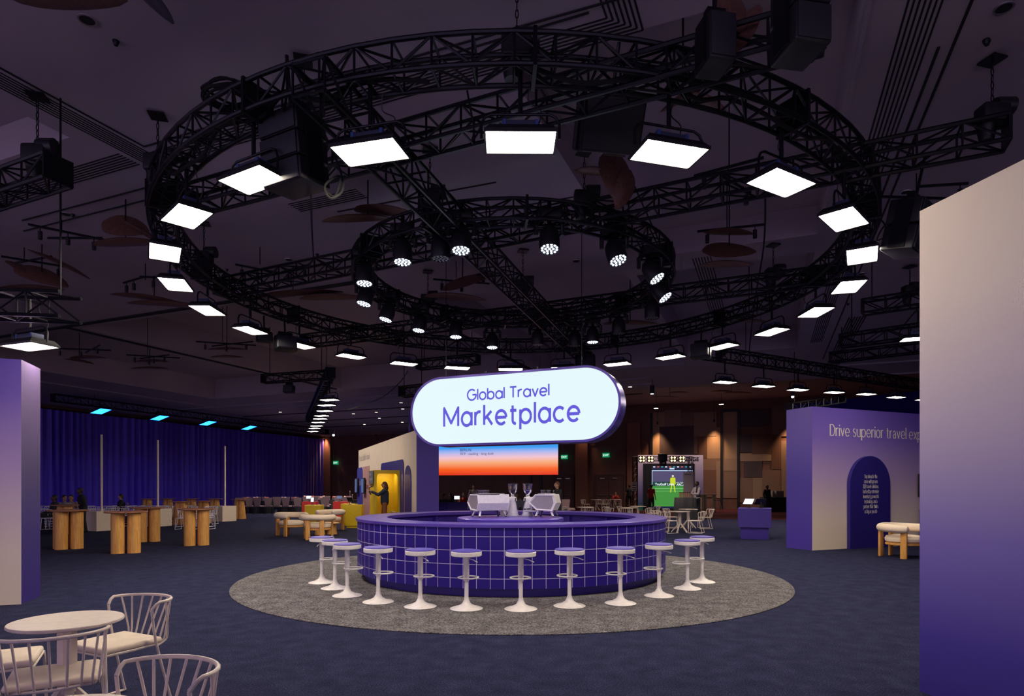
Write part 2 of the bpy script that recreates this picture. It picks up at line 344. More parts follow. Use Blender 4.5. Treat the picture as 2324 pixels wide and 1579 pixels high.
ceiling_lines([((-27.6, 24.85), (-3, 24.85)), ((-27.65, 24.8), (-27.65, 10)), ((-37, 27.5), (-5, 27.5)), ((-30.6, 29.0), (-5, 29.0)), ((-30.6, 29), (-30.6, 8)), ((2.5, 24.5), (12, 24.5)), ((2.5, 27.6), (14, 27.6)), ((2.5, 30.5), (14, 30.5))], .12, TRIMM, .06)
ceiling_lines([((-27, 12.1), (-9, 12.1)), ((-19.6, 12.1), (-19.6, 25)), ((-9, 12), (-9, 25)), ((-33, 32), (-6, 32)), ((-33, 36), (-8, 36)), ((-33, 40), (-12, 40))], .16, SLOT, .03)
# walls
BROWN = mat('brown_wall_fabric', (.21, .105, .085), .85, var=.12, scale=1.5)
WT = [mat('panel_tan', (.42, .28, .19), .85), mat('panel_brown', (.24, .15, .12), .85), mat('panel_slate', (.09, .065, .08), .85), mat('panel_umber', (.17, .085, .065), .85), mat('panel_taupe', (.32, .22, .17), .85)]
b = MB(); p0, p1 = UV(UW, VW), UV(UE, VW)
def wbox(mb, u0, u1, z0, z1, dv0, dv1): 
    mb.box(UV((u0+u1)/2, VW-(dv0+dv1)/2, (z0+z1)/2), (u1-u0, dv1-dv0, z1-z0), -RA)
wbox(b, UW-.3, UE, 0, ZH+.3, -.3, 0); struct(b.build('wall_back', BROWN, None, 0))
b = MB(); rr = random.Random(3)
u = -5.0
def u_at(px):                       # u on the back wall seen at column px
    k = (px-CX)/FPX; a, c = UA, UB; q = c*VW; # (q+u*a).x = k*(q+u*a).y
    return (k*q.y-q.x)/(a.x-k*a.y)
def z_at(px, py):
    u = u_at(px); d = (UB*VW+UA*u).y; return EYE+(HY-py)*d/FPX
rects = [(1480,1528,935,1060,0),(1497,1575,967,1036,2),(1508,1545,930,967,4),(1545,1585,936,972,1),(1528,1582,972,1030,1),(1586,1605,990,1040,3),(1575,1626,935,990,4),(1585,1636,1040,1066,1),(1605,1637,970,1046,0),(1596,1626,1066,1128,3),(1626,1637,1046,1130,4),
 (1640,1676,928,1040,0),(1676,1750,928,968,2),(1679,1707,986,1026,2),(1707,1752,984,1030,3),(1676,1752,1028,1046,0),(1688,1730,1046,1083,2),(1751,1773,986,1065,3),(1752,1800,928,990,1),(1640,1674,1068,1130,1),(1674,1730,1084,1140,1),(1709,1730,1084,1140,4),(1730,1772,1066,1146,1),(1773,1800,1000,1146,4),(1640,1680,1040,1068,4),
 (1280,1330,1010,1032,3),(1330,1430,960,1010,3),(900,990,1080,1120,3)]
for x0, x1, y0, y1, k in rects:
    b.cur = k; wbox(b, u_at(x0), u_at(x1), z_at((x0+x1)/2, y1), z_at((x0+x1)/2, y0), .0, .05+.004*k)
tag(b.build('wall_panels', WT, None, 0), kind='structure')
b = MB()
for px in (1638, 1676, 1479, 1228, 1205): u = u_at(px); wbox(b, u-.09, u+.09, .0, 7.2 if px > 1400 else 4, 0, .12)
wbox(b, u_at(1638), u_at(1676), 7.05, 7.25, 0, .12)
struct(b.build('trim_90', BLACKP, None, 0))
b = MB()
for px in (1322, 1440, 745, 722): u = u_at(px); wbox(b, u-.5, u+.5, 0, 6.5, 0, .35)
struct(b.build('trim_91', mat('brown_pilaster', (.27, .12, .09), .8), None, 0))
slab('wall_left', UW-.6, UW-.3, -8, VW+1, 0, ZH, BROWN)
slab('wall_right', UE, UE+.3, -8, VW+1, 0, ZH, BROWN)
DOORM = mat('dark_door', (.10, .05, .05), .6)
for n, (x0, x1) in enumerate([(1262, 1300), (1355, 1412)]):
    u0, u1 = u_at(x0), u_at(x1); d = thing('door_%d' % (n+1), None, None, UV((u0+u1)/2, VW, 0), -RA); d['kind'] = 'structure'; wd = (u1-u0)
    MB().box((0, -.10, 1.3), (wd+.3, .16, 2.6)).build('door_frame', DOORM, d, 0)
    for s in (-1, 1):
        MB().box((s*wd/4, -.20, 1.22), (wd/2-.04, .06, 2.4)).build('door_leaf', mat('door_leaf_brown', (.13, .06, .055), .55), d, 0)
        MB().tube([(s*.08, -.30, 1.0), (s*(wd/2-.1), -.30, 1.0)], .025).build('push_bar', SILVER, d)
        MB().box((s*wd/4, -.26, 2.3), (.35, .08, .06)).build('door_closer', SILVER, d, 0)
EX = glow('exit_green_glow', (.01, .40, .16), .5)
for px, py, lab in ((1283, 1037, 'green exit sign above the doors nearer the blue screen'), (1377, 1033, 'green exit sign above the doors beside the game screen'), (766, 1050, 'green exit sign on the brown wall beside the blue curtain')):
    u = u_at(px); z = z_at(px, py); t = thing('exit_sign', lab, 'exit sign', UV(u, VW-.25, z), -RA, 'exit signs on the back wall')
    MB().box((0, 0, 0), (.55, .1, .34)).build('casing', EX, t, 0)
    MB().box((0, .08, .0), (.1, .12, .1)).build('bracket', BLACKP, t, 0)
    font_text('exit_lettering', 'EXIT', .22, glow('exit_letter_glow', (.8, 1, .9), 1.2), TR((0, -.055, -.08)), t, 'CENTER')
# curtain
b = MB(); rr = random.Random(5); L = VW+1-8; N = 620; top, bot = 6.1, .03; rowz = [bot, 1.6, 3.6, top]
vs = []; ph = 0
for i in range(N+1):
    t = i/N; v = 8+L*t; ph += rr.uniform(.55, 1.35)
    for k, z in enumerate(rowz):
        a = .09+.07*math.sin(v*1.3+2); off = a*math.sin(ph+.25*k*math.sin(v*.8))+.09*math.sin(v*.9)+.02*math.sin(ph*2.3+k)
        vs.append(UV(UW+.35+off, v+.02*math.sin(ph*1.7+k), z))
b.add(vs, [(i*4+k, (i+1)*4+k, (i+1)*4+k+1, i*4+k+1) for i in range(N) for k in range(3)])
CURT = mat('blue_velvet', (.13, .055, .75), .5, var=.06, scale=3)
CURT.node_tree.nodes['Principled BSDF'].inputs['Sheen Weight'].default_value = .4
cu = b.build('drape_curtain', CURT, None, 80); tag(cu, 'tall pleated blue velvet curtain along the whole left wall', 'curtain')
c2 = MB(); c2.tube([UV(UW+.4, 8, 6.15), UV(UW+.4, VW, 6.15)], .04).build('curtain_rail', BLACK, cu)
# blue drape behind the right booth
b = MB(); vs = []; N = 120; A0, A1 = P(1798, 930, 31), P(2260, 930, 34)
for i in range(N+1):
    t = i/N; q = A0.lerp(A1, t); o = .015*math.sin(i*1.3)
    for z in (0.02, 5.7+1.6*t): vs.append((q.x, q.y+o, z))
b.add(vs, [(2*i, 2*i+2, 2*i+3, 2*i+1) for i in range(N)])
tag(b.build('backdrop_curtain', mat('blue_drape', (.020, .010, .30), 1), None, 80), 'plain dark blue backdrop curtain rising behind the right booth', 'curtain')
# round rug
rc = Vector((0, 7.19*EYE, 0)); RUG_R = 2.98*EYE
tag(MB().lathe([(0, .002), (RUG_R, .002), (RUG_R, .010), (RUG_R-.015, .014), (0, .014)], 128, rc).build('round_rug', RUGC), 'large round grey carpet under the tiled bar', 'rug')
# ------------------------------------------------------------------ round tiled bar
BC = Vector((-.01, 7.33*EYE, 0)); BR = 1.765*EYE; BZ = 1.04; RZ = .014
def tile_mat():
    m = bpy.data.materials.new('indigo_tiles'); m.use_nodes = True; nt = m.node_tree; b = nt.nodes['Principled BSDF']; b.inputs['Roughness'].default_value = .4; b.inputs['Specular IOR Level'].default_value = .25
    tc = nt.nodes.new('ShaderNodeTexCoord'); sx = nt.nodes.new('ShaderNodeSeparateXYZ'); L = nt.links.new
    L(tc.outputs['Object'], sx.inputs[0])
    def M(op, a, bb=None):
        n = nt.nodes.new('ShaderNodeMath'); n.operation = op
        for i, x in enumerate((a, bb)):
            if x is None: continue
            if isinstance(x, (int, float)): n.inputs[i].default_value = x
            else: L(x, n.inputs[i])
        return n.outputs[0]
    th = M('ARCTAN2', sx.outputs['Y'], sx.outputs['X']); cols = 88
    fu = M('ABSOLUTE', M('SUBTRACT', M('FRACT', M('ADD', M('MULTIPLY', th, cols/TAU), 100.5)), .5))
    fz = M('ABSOLUTE', M('SUBTRACT', M('FRACT', M('DIVIDE', M('SUBTRACT', sx.outputs['Z'], .075), .1955)), .5))
    g = M('MAXIMUM', M('GREATER_THAN', fu, .5-.017), M('GREATER_THAN', fz, .5-.017))
    mx = nt.nodes.new('ShaderNodeMix'); mx.data_type = 'RGBA'; mx.inputs['A'].default_value = (.022, .009, .205, 1); mx.inputs['B'].default_value = (.60, .54, .76, 1)
    L(g, mx.inputs['Factor']); L(mx.outputs['Result'], b.inputs['Base Color']); return m
bar = thing('round_bar', 'round bar counter clad in indigo tiles with white grid lines', 'bar counter', BC+Vector((0, 0, RZ)))
MB().lathe([(BR-.03, .13), (BR, .13), (BR, BZ-.06), (BR-.03, BZ-.06)], 160).build('tiled_front', tile_mat(), bar)
MB().lathe([(BR-.17, 0), (BR-.13, 0), (BR-.13, .14), (BR-.17, .14)], 160).build('kick_base', INDIGO, bar)
RI = 2.23
MB().lathe([(RI, BZ-.075), (RI, BZ-.019), (RI+.005, BZ-.014), (BR+.02, BZ-.014), (BR+.025, BZ-.019), (BR+.025, BZ-.055), (BR+.02, BZ-.06), (BR-.06, BZ-.06), (BR-.06, BZ-.075), (RI, BZ-.075)], 160).build('countertop', INDIGO_T, bar)
MB().lathe([(BR-.45, 0), (BR-.42, 0), (BR-.42, BZ-.08), (BR-.45, BZ-.08)], 120).build('inner_wall', INDIGO, bar)
MB().lathe([(RI+.02, .45), (BR-.42, .45), (BR-.42, .48), (RI+.02, .48)], 120).build('inner_shelf', INDIGO, bar)
for k in range(14):
    a = TAU*k/14+.1; MB().box((math.cos(a)*(RI+.08), math.sin(a)*(RI+.08), BZ/2-.05), (.16, .04, BZ-.1), a).build('shelf_divider', INDIGO, bar, 0)
isl = thing('round_island', 'low round indigo island in the middle of the bar', 'counter', BC+Vector((-.02, 0, 0)))
IZ = 1.015
MB().cyl((0, 0, .01), .90, IZ-.08, 64).build('drum', INDIGO, isl)
MB().lathe([(0, IZ-.07), (.95, IZ-.07), (.97, IZ-.06), (.97, IZ-.012), (.955, IZ), (0, IZ)], 96).build('top', INDIGO_T, isl)
# espresso machines: hexagonal ends, splayed legs
SCM = .86
def espresso(label, loc, rz, L):
    t = thing('espresso_machine', label, 'espresso machine', loc, rz, 'espresso machines on the island'); t.scale = (SCM,)*3
    hx = [(-.27, .47), (.13, .47), (.27, .31), (.10, .16), (-.24, .14), (-.31, .30)]      # outline in (y,z)
    M = Matrix.Rotation(R(90), 4, 'Z')
    b = MB(); n = len(hx); vs = [(-L/2, y, z) for y, z in hx]+[(L/2, y, z) for y, z in hx]
    b.add(vs, [list(range(n)), list(range(n, 2*n))[::-1]]+[[i, i+n, (i+1) % n+n, (i+1) % n] for i in range(n)])
    b.build('body', WHITE, t, 0)
    for s in (-1, 1):
        pts = [(s*(L/2+.01), y, z) for y, z in hx]; MB().tube(pts, .016, 8, True).build('end_rim', WHITE, t)
        MB().add([(s*(L/2+.004), y*.86, .31+(z-.31)*.86) for y, z in hx], [list(range(n))]).build('end_panel', mat('pale_grey_panel', (.30, .26, .28), .4), t, 0)
        for q, (y0, y1) in enumerate(((-.17, -.25), (.06, .13))):
            MB().tube([(s*(L/2-.10), y0, .17), (s*(L/2-.04), y1, .015)], [.030, .020], 8).build('leg', GREY if s > 0 else WHITE, t)
            MB().cyl((s*(L/2-.04), y1, 0), .022, .02, 12).build('foot', BLACKP, t)
    MB().rbox((0, .24, .12), (L*.78, .26, .03), .01).build('drip_tray', SILVER, t)
    for s in (-1, 1):
        MB().cyl((s*L*.22, .24, .16), .035, .10, 16).build('group_head', SILVER, t)
        MB().tube([(s*L*.22, .27, .17), (s*L*.22, .42, .16)], .014, 8).build('portafilter', BLACKP, t)
        MB().tube([(s*(L/2-.05), .26, .33), (s*(L/2-.02), .31, .25), (s*(L/2-.02), .33, .15)], .006, 6).build('steam_wand', SILVER, t)
    MB().tube([(-L/2+.05, -.20, .50), (L/2-.05, -.20, .50), (L/2-.05, .08, .50), (-L/2+.05, .08, .50)], .007, 6, True).build('cup_rail', SILVER, t)
    MB().rbox((L*.28, -.275, .40), (.07, .008, .016), .003).build('badge', mat('bronze_badge', (.25, .14, .1), .4), t)
    for k in range(6):
        g = thing('drinking_glass', None, 'glass'); g.location = Vector(loc)+Matrix.Rotation(rz, 3, 'Z') @ (Vector((-L/2+.12+.085*(k % 3), -.12+.12*(k//3), .472))*SCM); g.scale = (SCM,)*3
        MB().lathe([(.0, 0), (.030, 0), (.036, .1), (.033, .1), (.028, .008), (0, .008)], 14).build('cup', GLASS, g)
        MB().lathe([(.034, .1), (.037, .1), (.037, .104), (.034, .104)], 14).build('rim', SILVER, g)
        tag(g, 'clear tumbler among those on top of the %s espresso machine' % ('left' if loc[0] < 0 else 'right'), None, 'tumblers on the %s espresso machine' % ('left' if loc[0] < 0 else 'right'))
    return t
espresso('long white espresso machine on the left of the island, slotted vent badge', (-.45, 11.62, IZ), R(27), .70)
espresso('white espresso machine on the right, hexagonal end towards us', (.60, 11.66, IZ), R(76), .62)
def grinder(label, x, y, s, full):
    t = thing('coffee_grinder', label, 'coffee grinder', (x, y, IZ), 0, 'coffee grinders on the island'); t.scale = (.92,)*3
    MB().lathe([(0, 0), (.125, 0), (.125, .02), (.105, .05), (.098, .2), (.085, .36), (0, .36)], 28, sy=.9).build('body', WHITE, t)
    MB().rbox((s*-.02, 0, .345), (.19, .16, .10), .02).build('head', WHITE, t)
    MB().box((s*.055, -.085, .34), (.02, .02, .07)).build('dose_lever', BLACKP, t)
    MB().add([(s*.06, -.085, .31), (s*.17, -.06, .33), (s*.12, -.07, .12), (s*.06, .05, .31), (s*.17, .05, .33), (s*.12, .05, .12)], [(0, 1, 2), (3, 5, 4), (0, 3, 4, 1), (1, 4, 5, 2), (2, 5, 3, 0)]).build('spout_cover', BLACKP, t, 0)
    MB().lathe([(.035, .39), (.045, .42), (.03, .43), (.085, .50), (.095, .56), (.100, .66), (.102, .665)], 28).build('hopper', GLASS, t)
    MB().lathe([(0, .664), (.104, .664), (.104, .672), (0, .672)], 28).build('hopper_lid', mat('smoked_lid', (.15, .1, .13), .3), t)
    if full: MB().lathe([(0, .44), (.03, .44), (.08, .505), (.088, .55), (0, .555)], 24).build('beans', mat('coffee_beans', (.05, .022, .015), .6, scale=120, var=.5), t)
    return t
grinder('white coffee grinder with dark beans in its hopper, beside the left machine', .016, 11.9, 1, True)
grinder('white coffee grinder with an empty clear hopper, beside the right machine', .30, 11.9, -1, False)
t = thing('milk_jug', 'small white jug behind the left grinder on the island', 'jug', (-.17, 11.95, IZ))
MB().lathe([(0, 0), (.05, 0), (.055, .06), (.04, .13), (.045, .15), (0, .15)], 20).build('jug_body', CREAM, t); MB().tube([(.04, 0, .13), (.09, 0, .1), (.05, 0, .04)], .008, 6).build('handle', CREAM, t)
# ------------------------------------------------------------------ bar stools
def make_stool():
    t = thing('bar_stool', None, 'bar stool')
    MB().lathe([(0, 0), (.205, 0), (.21, .006), (.19, .016), (.12, .032), (.06, .065), (.034, .11), (.030, .14), (0, .14)], 40).build('base', WHITE, t)
    MB().lathe([(0, .13), (.026, .13), (.026, .355), (.033, .355), (.035, .36), (.035, .655), (0, .655)], 24).build('column', WHITE, t)
    MB().lathe([(0, .655), (.07, .655), (.185, .672), (.195, .68), (.195, .725), (.19, .73), (0, .73)], 40).build('seat', WHITE, t)
    MB().lathe([(0, .728), (.186, .728), (.190, .735), (.186, .745), (.12, .753), (0, .755)], 40).build('cushion', PURPLE, t)
    MB().tube([(.13*math.cos(a)+0, .10+.13*math.sin(a), .385) for a in [TAU*i/28 for i in range(28)]], .010, 8, True).build('footrest', WHITE, t)
    MB().tube([(.03, -.02, .645), (.10, -.06, .63), (.16, -.09, .605)], [.006, .006, .008], 6).build('lever', WHITE, t)
    return t
st = Repeat(make_stool())
spx = [(730.4, 1322), (760, 1335), (788, 1351.7), (858.4, 1366), (954, 1376.4), (1058.7, 1381), (1182, 1382), (1292.5, 1375), (1408, 1369), (1495.5, 1352.3), (1560, 1335.8), (1593.4, 1320.7)]
slab_ = ['farthest bar stool on the left, its purple cushion shining white', 'second bar stool along the left side of the bar', 'third bar stool along the left, in front of the tiled edge', 'bar stool fourth from the left, lever sticking out right',
         'bar stool fifth from the left, before the tiles', 'bar stool sixth from the left, just left of the middle', 'bar stool at the very front middle of the bar', 'bar stool just right of the front middle one', 'bar stool fourth from the right, lever showing on the right',
         'bar stool third from the right at the curving edge of the tiles', 'second bar stool from the right, footrest pointing left', 'farthest bar stool on the right, over the dark carpet']
for (x, y), l in zip(spx, slab_):
    p = G(x, y, RZ); d = BC-p; st.put(p, math.atan2(d.y, d.x)-PI/2, l, 'white bar stools around the round bar')
# ------------------------------------------------------------------ hanging sign and LED screen
SH = 1.25; cL, cR = P(999, 934.5, 11.96), P(1324, 914.5, 10.81); cL.z = cR.z = 3.015; mid = (cL+cR)/2; half = (cR-cL).length/2; ang = math.atan2(cR.y-cL.y, cR.x-cL.x)
sg = thing('hanging_sign', 'big glowing pill-shaped sign reading Global Travel Marketplace above the bar', 'sign', mid, ang)
def pill(r, hw=half, n=28): return arc(hw, 0, r, r, -90, 90, n)+arc(-hw, 0, r, r, 90, 270, n)
MB().prism(pill(SH/2), .02, TR((0, 0, 0))).build('face', SIGN_G, sg, 0)
rim = MB(); po, pi_ = pill(SH/2+.04), pill(SH/2); n = len(po)
vs = [(x, y, z) for y in (-.015, .36) for x, z in po]+[(x, y, z) for y in (-.015, .36) for x, z in pi_]
rim.add(vs, [[i, (i+1) % n, (i+1) % n+n, i+n] for i in range(n)]+[[2*n+i, (i+1) % n+2*n, (i+1) % n, i] for i in range(n)]+[[3*n+i, (i+1) % n+3*n, (i+1) % n+2*n, i+2*n] for i in range(n)]+[[n+i, (i+1) % n+n, (i+1) % n+3*n, i+3*n] for i in range(n)])
rim.build('rim', mat('violet_metallic_rim', (.10, .07, .34), .25, .6), sg, 30)
MB().prism(pill(SH/2), .03, TR((0, .33, 0))).build('back_panel', BLACKP, sg, 0)
sc = 1.0
lettering('upper_lettering', 'Global Travel', .275*sc, LETTER, TR((-.02, -.004, .185)), wt=.115, align='C', width=1.63, parent=sg)
lettering('lower_lettering', 'Marketplace', .50*sc, LETTER, TR((.01, -.004, -.29)), wt=.112, align='C', width=2.70, parent=sg, gap=.19)
for x in (-1.4, 1.35): MB().tube([(x, .17, SH/2+.03), (x, .17, ZC-mid.z-.01)], .006, 6).build('suspension_cable', BLACK, sg)
for x in (-.55, .5): MB().tube([(x, .17, SH/2+.03), (x, .17, SH/2+.12)], .02, 6).build('hanging_eye', BLACK, sg)
LEDM = grad_mat('sunset_screen', [(0, (.80, .03, .01)), (.18, (1, .13, .01)), (.38, (1, .45, .22)), (.52, (.95, .58, .66)), (.68, (.42, .50, .92)), (.80, (.04, .36, .95)), (1, (.005, .30, .85))], -.63, .63, emit=.54)
a, c = P(995, 1045, 23.7), P(1266.5, 1041, 22.6); m_ = (a+c)/2; wL = (c-a).length; zt, zb = 3.30, 2.03
sc_ = thing('led_wall', 'wide LED screen showing a blue to orange sunset with the word BERLIN', 'screen', (m_.x, m_.y, (zt+zb)/2), math.atan2(c.y-a.y, c.x-a.x))
MB().box((0, 0, 0), (wL, .02, zt-zb)).build('display', LEDM, sc_, 0)
MB().box((0, .09, 0), (wL+.01, .14, zt-zb+.02)).build('casing', BLACKP, sc_, 0)
INK = glow('screen_ink', (.01, .012, .06), .6)
font_text('city_lettering', 'BERLIN', .145, INK, TR((-wL/2+.86, -.014, .27)), sc_, bold=.0)
font_text('weather_lettering', '70°F · cooling · long dusk', .13, INK, TR((-wL/2+.86, -.014, .13)), sc_)
for s in (-1, 1): MB().tube([(s*wL*.35, .1, (zt-zb)/2), (s*wL*.35, .1, 3.7)], .008, 6).build('suspension_cable', BLACK, sc_)
# ------------------------------------------------------------------ exhibition booths
c_top, c_mid, c_bot = (.12, .08, .42), (.27, .19, .42), (.95, .80, .60)
GR_A = grad_mat('violet_to_beige_print', [(0, c_bot), (.2, (.86, .72, .62)), (.5, (.50, .36, .64)), (.78, (.22, .14, .58)), (1, (.15, .09, .54))], 0, 3.6)
GR_B = grad_mat('beige_to_violet_print', [(0, (.035, .02, .24)), (.12, (.06, .035, .34)), (.32, (.20, .15, .52)), (.55, (.50, .42, .60)), (.8, (.76, .66, .62)), (1, (.86, .74, .62))], 0, 3.66)
GR_C = grad_mat('mauve_to_indigo_print', [(0, (.03, .012, .20)), (.3, (.025, .012, .15)), (.55, (.045, .028, .12)), (.8, (.09, .055, .17)), (1, (.14, .09, .24))], 0, 3.3)
GR_D = grad_mat('violet_print', [(0, (.06, .03, .34)), (.5, (.05, .03, .27)), (1, (.11, .07, .35))], 0, 3.6)
def booth(label, corner, dl, Lf, ds, Ls, h, mats, name='booth_wall'):
    # box whose front face runs from corner along dl (length Lf), side face along ds (length Ls)
    ang = math.atan2(dl.y, dl.x); t = thing(name, label, 'booth wall', corner, ang)
    s = Matrix.Rotation(-ang, 3, 'Z') @ ds; sy = 1 if s.y > 0 else -1; sh = s/abs(s.y) if abs(s.y) > .1 else s
    q = [(0, 0), (Lf, 0), (Lf+s.x*Ls, s.y*Ls), (s.x*Ls, s.y*Ls)]
    b = MB(); b.cur = 0; b.add([(*q[0], 0), (*q[1], 0), (*q[1], h), (*q[0], h)], [(0, 1, 2, 3)]); b.build('front_panel', mats[0], t, 0)
    MB().add([(*q[0], 0), (*q[3], 0), (*q[3], h), (*q[0], h)], [(0, 1, 2, 3)]).build('side_panel', mats[1], t, 0)
    b = MB(); b.add([(*q[1], 0), (*q[2], 0), (*q[2], h), (*q[1], h)], [(0, 1, 2, 3)]); b.add([(*q[3], 0), (*q[2], 0), (*q[2], h), (*q[3], h)], [(0, 1, 2, 3)]); b.add([(*p, h) for p in q], [(0, 1, 2, 3)])
    b.build('frame_shell', mats[1], t, 0)
    return t, ang
dR = Vector((math.cos(R(23)), math.sin(R(23)), 0)); dN = Vector((-dR.y, dR.x, 0))
cR_ = Vector((7.44, 15.4, 0))
bt, _ = booth('right booth wall fading violet to beige, reading Drive superior travel', cR_, dR, 6.0, dN, .80, 3.57, (GR_A, GR_D))
CREAMT = mat('cream_vinyl_lettering', (.95, .88, .78), .5)
def on_booth(px, d0=cR_, dr=dR):                 # distance along the booth front seen at column px
    k = (px-CX)/FPX; return (k*d0.y-d0.x)/(dr.x-k*dr.y)
x0 = on_booth(1884); x1 = on_booth(2087); dd = cR_.y+dR.y*x0
lettering('headline_lettering', 'Drive superior travel exp', .40, CREAMT, TR((x0, 0, EYE+(1107-988)*dd/FPX)), serif=True, wt=.115, width=(x1-x0)*1.02, parent=bt, gap=.17)
xa, xb = on_booth(1921), on_booth(2012); xm = (xa+xb)/2; hw = (xb-xa)/2; zt = EYE+(1107-1035)*(cR_.y+dR.y*xm)/FPX
ar = thing('arch_panel', 'navy arched panel with text leaning on the right booth', 'panel', cR_+dR*xm-dN*.01, math.atan2(dR.y, dR.x))
pts = [(-hw, 0), (hw, 0)]+[(p[0], p[1]) for p in arc(0, zt-hw, hw, hw, 0, 180, 28)]
MB().prism(pts, .09, TR((0, -.10, .0))).build('arch_board', NAVYP, ar, 0)
lines = ['Stay ahead of the', 'curve with proven', 'B2B travel solutions', 'backed by extensive', 'inventory, powerful', 'technology, and a', 'partner that thinks', 'as big as you do']
wd = [.46, .48, .54, .56, .54, .46, .52, .44]
for i, (l, w) in enumerate(zip(lines, wd)):
    lettering('arch_lettering', l, .135, CREAMT, TR((.0, -.10, EYE+(1107-1085)*16.2/FPX-i*.129)), serif=True, wt=.115, width=w*1.04, align='C', parent=ar, gap=.15)
tv = thing('wall_monitor', 'black wall monitor with pale screen at the right booth', 'monitor', cR_+dR*(on_booth(2080)+.45)+Vector((0, 0, 1.62)), math.atan2(dR.y, dR.x))
MB().rbox((0, -.10, 0), (1.0, .07, .62), .01).build('bezel', BLACKP, tv); MB().box((0, -.14, 0), (.93, .01, .55)).build('display', glow('pale_display_glow', (.55, .65, .95), .8), tv, 0); MB().box((0, -.03, 0), (.3, .07, .3)).build('bracket', BLACK, tv, 0)
pc = cR_+dR*(on_booth(2072)+.5)-dN*.35
t = thing('navy_plinth', 'navy box plinth standing behind the right lounge chair', 'plinth', pc, math.atan2(dR.y, dR.x))
MB().box((0, 0, .50), (.8, .5, .94)).build('body', NAVYP, t, 0); MB().box((0, .0, .035), (.72, .42, .07)).build('toe_kick', NAVYP, t, 0)
# tall foreground wall end on the right
q0, q1 = Vector((3.11, 4.74, 0)), Vector((3.31, 3.9, 0)); dr = (q1-q0).normalized()
booth('tall foreground wall on the right fading beige down to violet', q0, dr, 2.6, Vector((-dr.y, dr.x, 0)), .8, 3.66, (GR_B, GR_B))
# left foreground pillar
dl = Vector((-math.cos(R(20)), -math.sin(R(20)), 0))
booth('foreground wall end on the left, violet above beige with indigo side', Vector((-6.54, 8.28, 0)), dl, 2.4, Vector((-.34, .94, 0)), .68, 3.26, (GR_A, GR_C))
# left booth in the distance: cream face and violet end
LC = Vector((-3.32, 21.6, 0)); LD = Vector((-.383, .924, 0)); LN = Vector((-.924, -.383, 0))
bl, _ = booth('left booth wall with cream face and plain violet end', LC, LD, 13.0, Vector((.924, .383, 0)), .80, 3.57, (BEIGE, INDIGO_D))
def lt(px): k = (px-CX)/FPX; return (k*LC.y-LC.x)/(LD.x-k*LD.y)
def lz(t, py): return EYE+(HY-py)*(LC.y+LD.y*t)/FPX
LM = Matrix.Translation(LC) @ Matrix.Rotation(math.atan2(LC.y*0-.383*-1, .924), 4, 'Z')
angL = math.atan2(-.383, -.924)+PI*0          # outward normal direction
def wall_plate(name, label, cat, x0, x1, ytop, ybot, m, th=.03, r=None, cor='round'):
    ta, tb = sorted((lt(x0), lt(x1))); tm = (ta+tb)/2; w = tb-ta; zt = lz(tm, ytop); zb = 0.02 if ybot is None else lz(tm, ybot)
    # local x runs along -LD so that the face looks towards LN
    t = thing(name, label, cat, LC+LD*tm, math.atan2(-LD.y, -LD.x))
    r = min(w/2, r if r else .001)
    pts = [(-w/2, zb), (w/2, zb)]+[(p[0], p[1]) for p in arc(w/2-r, zt-r, r, r, 0, 90, 8)]+[(p[0], p[1]) for p in arc(-w/2+r, zt-r, r, r, 90, 180, 8)]
    MB().prism(pts, th, TR((0, -th-.005, 0))).build('board', m, t, 0)
    return t, w, zt
wall_plate('arch_panel', 'narrow navy arch on the cream booth wall nearest its corner', 'panel', 920, 934, 1056, None, NAVYP, .03, 1)
wall_plate('rounded_panel', 'navy round-cornered panel behind the yellow cubicle', 'panel', 866, 917, 1047, None, NAVYP, .03, .25)
bp, w, zt = wall_plate('blue_panel', 'blue upright panel at the far end of the cream booth', 'panel', 812, 823.5, 1061, None, mat('royal_blue_board', (.06, .06, .42), .5), .03, .3)
font_text('logo_lettering', 'Vrbo', .5, mat('white_vinyl', (.6, .6, .8), .5), TR((-.45, -.045, zt-.95)), bp)
pp, w, zt = wall_plate('pink_panel', 'pink upright panel on the cream booth wall', 'panel', 825, 839, 1058, None, mat('pink_board', (.55, .30, .28), .6), .03)
font_text('logo_lettering', 'Hotels.com', .36, mat('dark_red_vinyl', (.15, .01, .02), .5), TR((-.85, -.045, zt-1.1)), pp)
for x0, x1, lab in ((811, 819, 'blue-lit wall screen at the far end of the cream booth'), (824.5, 836, 'blue-lit wall screen on the pink panel')):
    ta, tb = sorted((lt(x0), lt(x1))); tm = (ta+tb)/2; t = thing('wall_screen', lab, 'screen', LC+LD*tm+Vector((0, 0, lz(tm, 1102))), math.atan2(-LD.y, -LD.x), 'wall screens on the cream booth')
    MB().rbox((0, -.12, 0), (.72, .10, .80), .02).build('bezel', BLACKP, t); MB().box((0, -.175, 0), (.62, .01, .70)).build('display', SCREENB, t, 0); MB().box((0, -.05, 0), (.2, .06, .2)).build('bracket', BLACK, t, 0)
lettering('wall_lettering', 'Products built for travel', .42, mat('grey_vinyl', (.12, .10, .14), .6), TR(Vector((0, 0, 0))) , serif=True, wt=.09, width=lt(812.5)-lt(835), align='C', gap=.12).matrix_world = TR(LC+LD*((lt(813)+lt(835))/2-.5)+LN*.01+Vector((0, 0, lz(lt(824), 1045)))) @ Matrix.Rotation(math.atan2(-LD.y, -LD.x), 4, 'Z')
tag(bpy.data.objects['wall_lettering'], 'grey Products built for travel lettering high on the cream booth', 'lettering')
